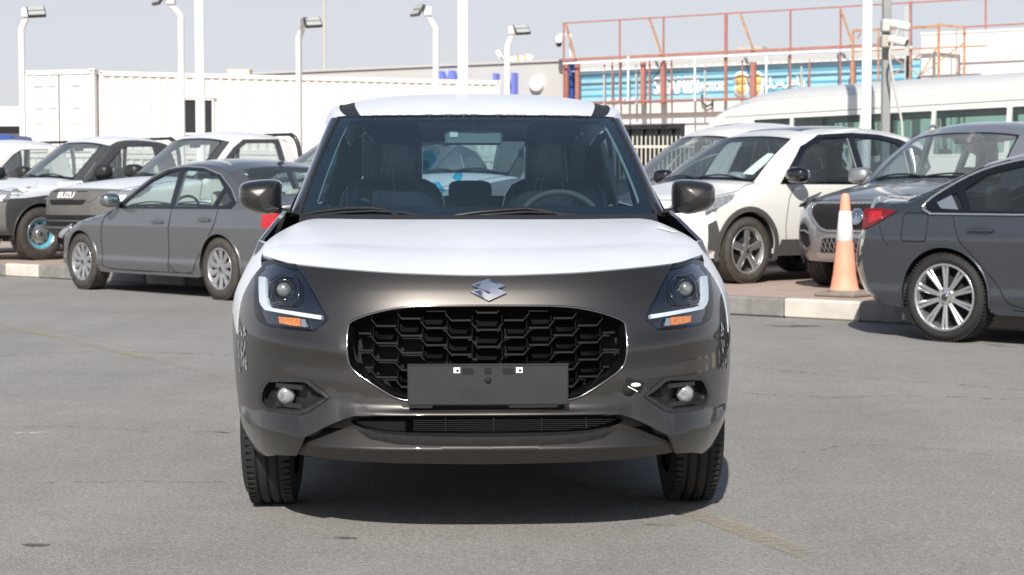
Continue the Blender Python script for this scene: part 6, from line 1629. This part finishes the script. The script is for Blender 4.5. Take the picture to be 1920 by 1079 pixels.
m = MB(); bbox(m, sw0, sw1, zwin1-.22, zwin1, -.2, .26); bbox(m, sw1-.25, sw1, zwin0, zwin1-.22, -.2, .26)
for k in range(1, 5): q = sw0+(sw1-sw0)*k/5; bbox(m, q-.05, q+.05, zwin0, zwin1-.22, -.2, .15)
m.build('window_frame', 'blackplastic', win)
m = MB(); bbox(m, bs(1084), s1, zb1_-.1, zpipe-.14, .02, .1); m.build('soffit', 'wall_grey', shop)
m = MB(); bbox(m, bs(1064), bs(1080), zsig0, zpipe, .1, .3); m.build('blue_panel', 'royal_blue', shop)
sb0, sb1 = bs(1086), bs(1728); zb0 = bat(1240, 190, .5).z+.05; zb1 = bat(1240, 129, .5).z
m = MB(); bbox(m, sb0, sb1, zb0, zb1, .2, .3); sign = m.build('sign_band', 'sign_blue', shop)
m = MB(); bbox(m, sb0-.2, sb1, zb1, zb1+.05, .3, .3)
for k in range(42): q = sb0+(sb1-sb0)*k/42; bbox(m, q, q+.28, zb1+.05, zb1+.14, .3, .1)
m.build('sign_top_edge', 'wall_white', sign)
m = MB()
for py in (141, 163, 176): z = bat(1240, py, .5).z; bbox(m, sb0, sb1, z-.05, z+.05, .5, .04)
m.build('sign_ridge', 'sign_blue_dark', sign)
def sgn(txt, px, py, hpx, wpx, mt='sign_white', nm='sign_lettering', bold=.03):
    p = bat(px, py, .56); s = FPX/p.y; t = text_mb(txt, 1, .03, bold)
    x0, x1 = min(v.x for v in t.v), max(v.x for v in t.v); z0, z1 = min(v.z for v in t.v), max(v.z for v in t.v)
    kx = wpx/s/(x1-x0)/abs(BD.x); kz = hpx/s/(z1-z0)
    for v in t.v: v.x = (v.x-(x0+x1)/2)*kx; v.z = (v.z-(z0+z1)/2)*kz; 
    t.xf(Matrix.Translation(p) @ RB4); return t.build(nm, mt, sign)
sgn('SHAMIN', 1268, 160, 33, 80); sgn('MOTORS', 1338, 163, 16, 46); sgn('MOTORS', 1165, 187, 5, 50)
sgn('السلطان', 1470, 155, 22, 72)
def disc(px, py, r1, mt, off, sq=1.): 
    p = bat(px, py, off); s = FPX/p.y; m = MB(); lathe(m, [(r1/s, 0), (r1/s, .05), (0, .05)][::-1], 24, Matrix.Translation(p) @ RB4 @ Matrix.Rotation(-PI/2, 4, 'Z')); return m
m = MB()
for (x_, y_, r_) in ((1390, 149, 13), (1390, 168, 13), (1418, 149, 13), (1418, 168, 13)): m.join(disc(x_, y_, r_+2, '', .5))
m.build('sign_emblem_outline', 'sign_white', sign)
m = MB()
for (x_, y_, r_) in ((1390, 149, 10.5), (1390, 167, 9), (1418, 149, 10.5), (1418, 167, 9)): m.join(disc(x_, y_, r_, '', .56))
m.build('sign_emblem', 'sign_yellow', sign)
# red steel frame in front of the sign
fr = empty('steel_frame', tuple(BP+BD*s0+Vector((0, 0, PZ))), 0); tag(fr, 'red steel frame standing in front of the blue sign band, open above the roof', 'steel frame')
fo = fr.location.copy(); FO = 1.5
def fb(nm, a, b, wpx, mt='red_steel', off=FO):
    A = bat(*a, off); B = bat(*b, off); s = FPX/((A.y+B.y)/2); m = MB(); beam(m, A-fo, B-fo, wpx/s, wpx/s); return m.build(nm, mt, fr)
fb('top_rail', (1056, 44), (1850, -3), 2.6)
fb('main_beam', (1056, 113), (1710, 82), 5, off=FO+.02)
fb('white_pipe', (1056, 119.5), (1710, 88.5), 3, 'sign_white', off=FO+.35)
fb('bottom_rail', (1056, 193.5), (1500, 182), 3)
for x_, y0_, y1_, w_ in ((1057, 44, 195, 2.5), (1162, 37, 194, 2.5), (1244, 33, 192, 3), (1361, 27, 190, 5), (1482, 20, 190, 3), (1576, 14, 190, 3), (1707, 3, 200, 5), (1848, -3, 200, 3.2)): fb('post', (x_, y0_), (x_, y1_), w_, off=FO+.1)
for x_, w_ in ((1062, 7), (1083, 7), (1206, 8), (1244, 9), (1413, 9), (1600, 9)): fb('column', (x_, 117), (x_, 196), w_, off=FO-.12)
for x_ in (1148, 1218, 1259, 1392, 1518): fb('thin_post', (x_, 113), (x_, 193), 2.6, off=FO-.05)
for x_ in (1178, 1303, 1437): fb('white_post', (x_, 106), (x_, 190), 3, 'sign_white', off=FO+.4)
for x_ in (1133, 1193, 1322, 1503): fb('cable_post', (x_, 122), (x_, 196), 3, 'wall_grey', off=FO-.4)
for a, b in (((1061, 46), (1079, 111)), ((1218, 36), (1241, 104)), ((1388, 27), (1413, 96)), ((1575, 15), (1600, 88))): fb('brace', a, b, 3.5, 'rust_steel', off=FO+.2)
for a, b in (((1068, 122), (1085, 165)), ((1240, 130), (1222, 150)), ((1400, 122), (1408, 150))): fb('cable', a, b, 1.5, 'under', off=FO-.3)
m = MB(); tube(m, [bat(px, py, .6)-fo for px, py in ((1316, 178), (1317, 193), (1325, 200), (1334, 196), (1336, 188), (1336, 202))], .05, 5); m.build('hanging_cable', 'under', fr)
# dome camera at the corner of the frame
t = empty('dome_camera', tuple(bat(1048, 80, 1.6))); tag(t, 'white dome camera hanging from the left corner of the red frame', 'security camera')
m = MB(); blob(m, (0, 0, .15), (.2, .2, .25), p=.8); beam(m, (0, 0, .42), (.55, 0, .45), .08); tube(m, [(.62, .1, .45), (.62, .1, -.75)], .07, 8); m.build('housing', 'sign_white', t)
m = MB(); blob(m, (0, 0, -.08), (.17, .17, .17)); m.build('dome', 'gloss_black', t)
# scaffold and the white block on the right
m = MB(); A = bat(1728, 66, 3.5); B = bat(2050, 54, 3.5); zt2 = A.z
q0 = (A-BP).dot(BD); q1 = (B-BP).dot(BD); bbox(m, q0, q1, PZ, zt2, -8, 11.5); wb2 = tag(m.build('white_block', 'wall_white'), 'plain white block building at the right behind the scaffold and the minibus', 'building')
m = MB(); bbox(m, q0-.05, q1+.05, zt2, zt2+.1, -8.05, 11.6); m.build('parapet', 'wall_white', wb2)
sf = empty('scaffold', tuple(bat(1700, 250, 5))); sf.location.z = PZ; tag(sf, 'rusty brown scaffold beside the white block building', 'scaffold'); so_ = sf.location.copy()
def sfb(nm, a, b, wpx, mt='rust_steel', off=5.):
    A = bat(*a, off); B = bat(*b, off); s = FPX/((A.y+B.y)/2); m = MB(); beam(m, A-so_, B-so_, wpx/s); return m.build(nm, mt, sf)
for a, b, w_ in (((1598, 58), (1758, 50), 5), ((1758, 47), (1810, 52), 4.5), ((1600, 97), (1850, 86), 3)): sfb('rail', a, b, w_)
for x_, y0_, w_ in ((1599, 55, 4), (1633, 58, 3), (1647, 60, 3.5), (1760, 44, 4.5), (1793, 54, 1.6), (1808, 49, 4)): sfb('post', (x_, y0_), (x_, 290), w_)
for a, b in (((1728, 138), (1762, 80)), ((1728, 140), (1806, 82)), ((1606, 74), (1614, 62)), ((1665, 100), (1728, 145)), ((1728, 100), (1670, 145)), ((1793, 130), (1808, 130))): sfb('brace', a, b, 2.2)
sfb('grey_post', (1701, 13), (1701, 290), 8, 'wall_grey'); sfb('dark_post', (1702, 105), (1702, 146), 4, 'under', 5.3)
m = MB(); A = bat(1810, 51, 5.4); B = bat(2050, 38, 5.4); beam(m, A-so_, B-so_, .07); m.build('top_tube', 'red_steel', sf)
m = MB(); box(m, (0, 0, .1), (1.4, 1.0, .2), RB, bev=.03); o = tag(m.build('roof_unit', 'beige', None, tuple(bat(1411, 96, -1.5))), 'flat beige unit on the roof above the blue sign', 'roof unit')
# aircraft behind the grey building
ap = at(976, 113, 420); t = empty('aircraft', tuple(ap), .25); tag(t, 'white and orange aircraft behind the roof of the grey building', 'aircraft')
mat('orange', (.8, .32, .10), rough=.5)
m = MB(); tube(m, [(-5.0, 0, .3), (-3.6, 0, .2), (-2, 0, 0), (0, 0, 0), (2, 0, .3), (3.0, 0, .5), (3.3, 0, .5)], [.1, .5, .9, 1.1, 1.2, .9, .3], 12); m.build('fuselage', 'sign_white', t)
m = MB(); tube(m, [(-1.2, 0, 0), (-.5, 0, 0)], [1.06, 1.12], 12); tube(m, [(.6, 0, .1), (1.1, 0, .15)], [1.2, 1.22], 12); m.build('stripe', 'orange', t)
m = MB(); beam(m, (-4.8, 0, .2), (-5.9, 0, 2.2), .2, 1.0); beam(m, (-5, -1.4, .6), (-5, 1.4, .6), .7, .1); m.build('tail_fin', 'sign_white', t)
# left background
m = MB(); A = at(-120, 205, 70); B = at(30, 205, 66); box(m, ((A.x+B.x)/2, 72, (A.z+PZ)/2), (B.x-A.x, 8, A.z-PZ), bev=.05); o = tag(m.build('shed', 'wall_white'), 'low white shed at the far left edge behind the pickups', 'shed')
m = MB(); box(m, ((A.x+B.x)/2, 67.9, at(0, 244, 68).z), (B.x-A.x-.4, .1, .28)); m.build('opening', 'under', o)
m = MB(); A = at(-60, 252, 44); B = at(22, 252, 44); box(m, ((A.x+B.x)/2, 45, A.z-.09), (B.x-A.x, 1.9, .16), bev=.05); o = tag(m.build('blue_canopy', 'royal_blue'), 'blue canopy roof behind the pickups at the far left', 'canopy')
m = MB()
for x_ in (A.x+.1, B.x-.1):
    for y_ in (44.2, 45.8): beam(m, (x_, y_, PZ), (x_, y_, A.z-.17), .08)
m.build('canopy_post', 'pole_grey', o)
# fence
t = empty('picket_fence', (1.3, 25.8, PZ)); tag(t, 'beige metal picket fence between the hatchback and the white minibus', 'fence')
mat('fence_beige', (.62, .58, .50), rough=.6)
m = MB()
for k in range(58): x_ = k*.062*1.05; box(m, (x_, 0, .92), (.018, .018, 1.78))
m.build('pickets', 'fence_beige', t)
m = MB()
for z_ in (.2, 1.0, 1.65): box(m, (1.85, .02, z_), (3.9, .022, .04))
m.build('fence_rail', 'fence_beige', t)
m = MB()
for x_ in (-.05, 1.9, 3.8): box(m, (x_, .03, .95), (.06, .06, 1.9))
m.build('fence_post', 'fence_beige', t)
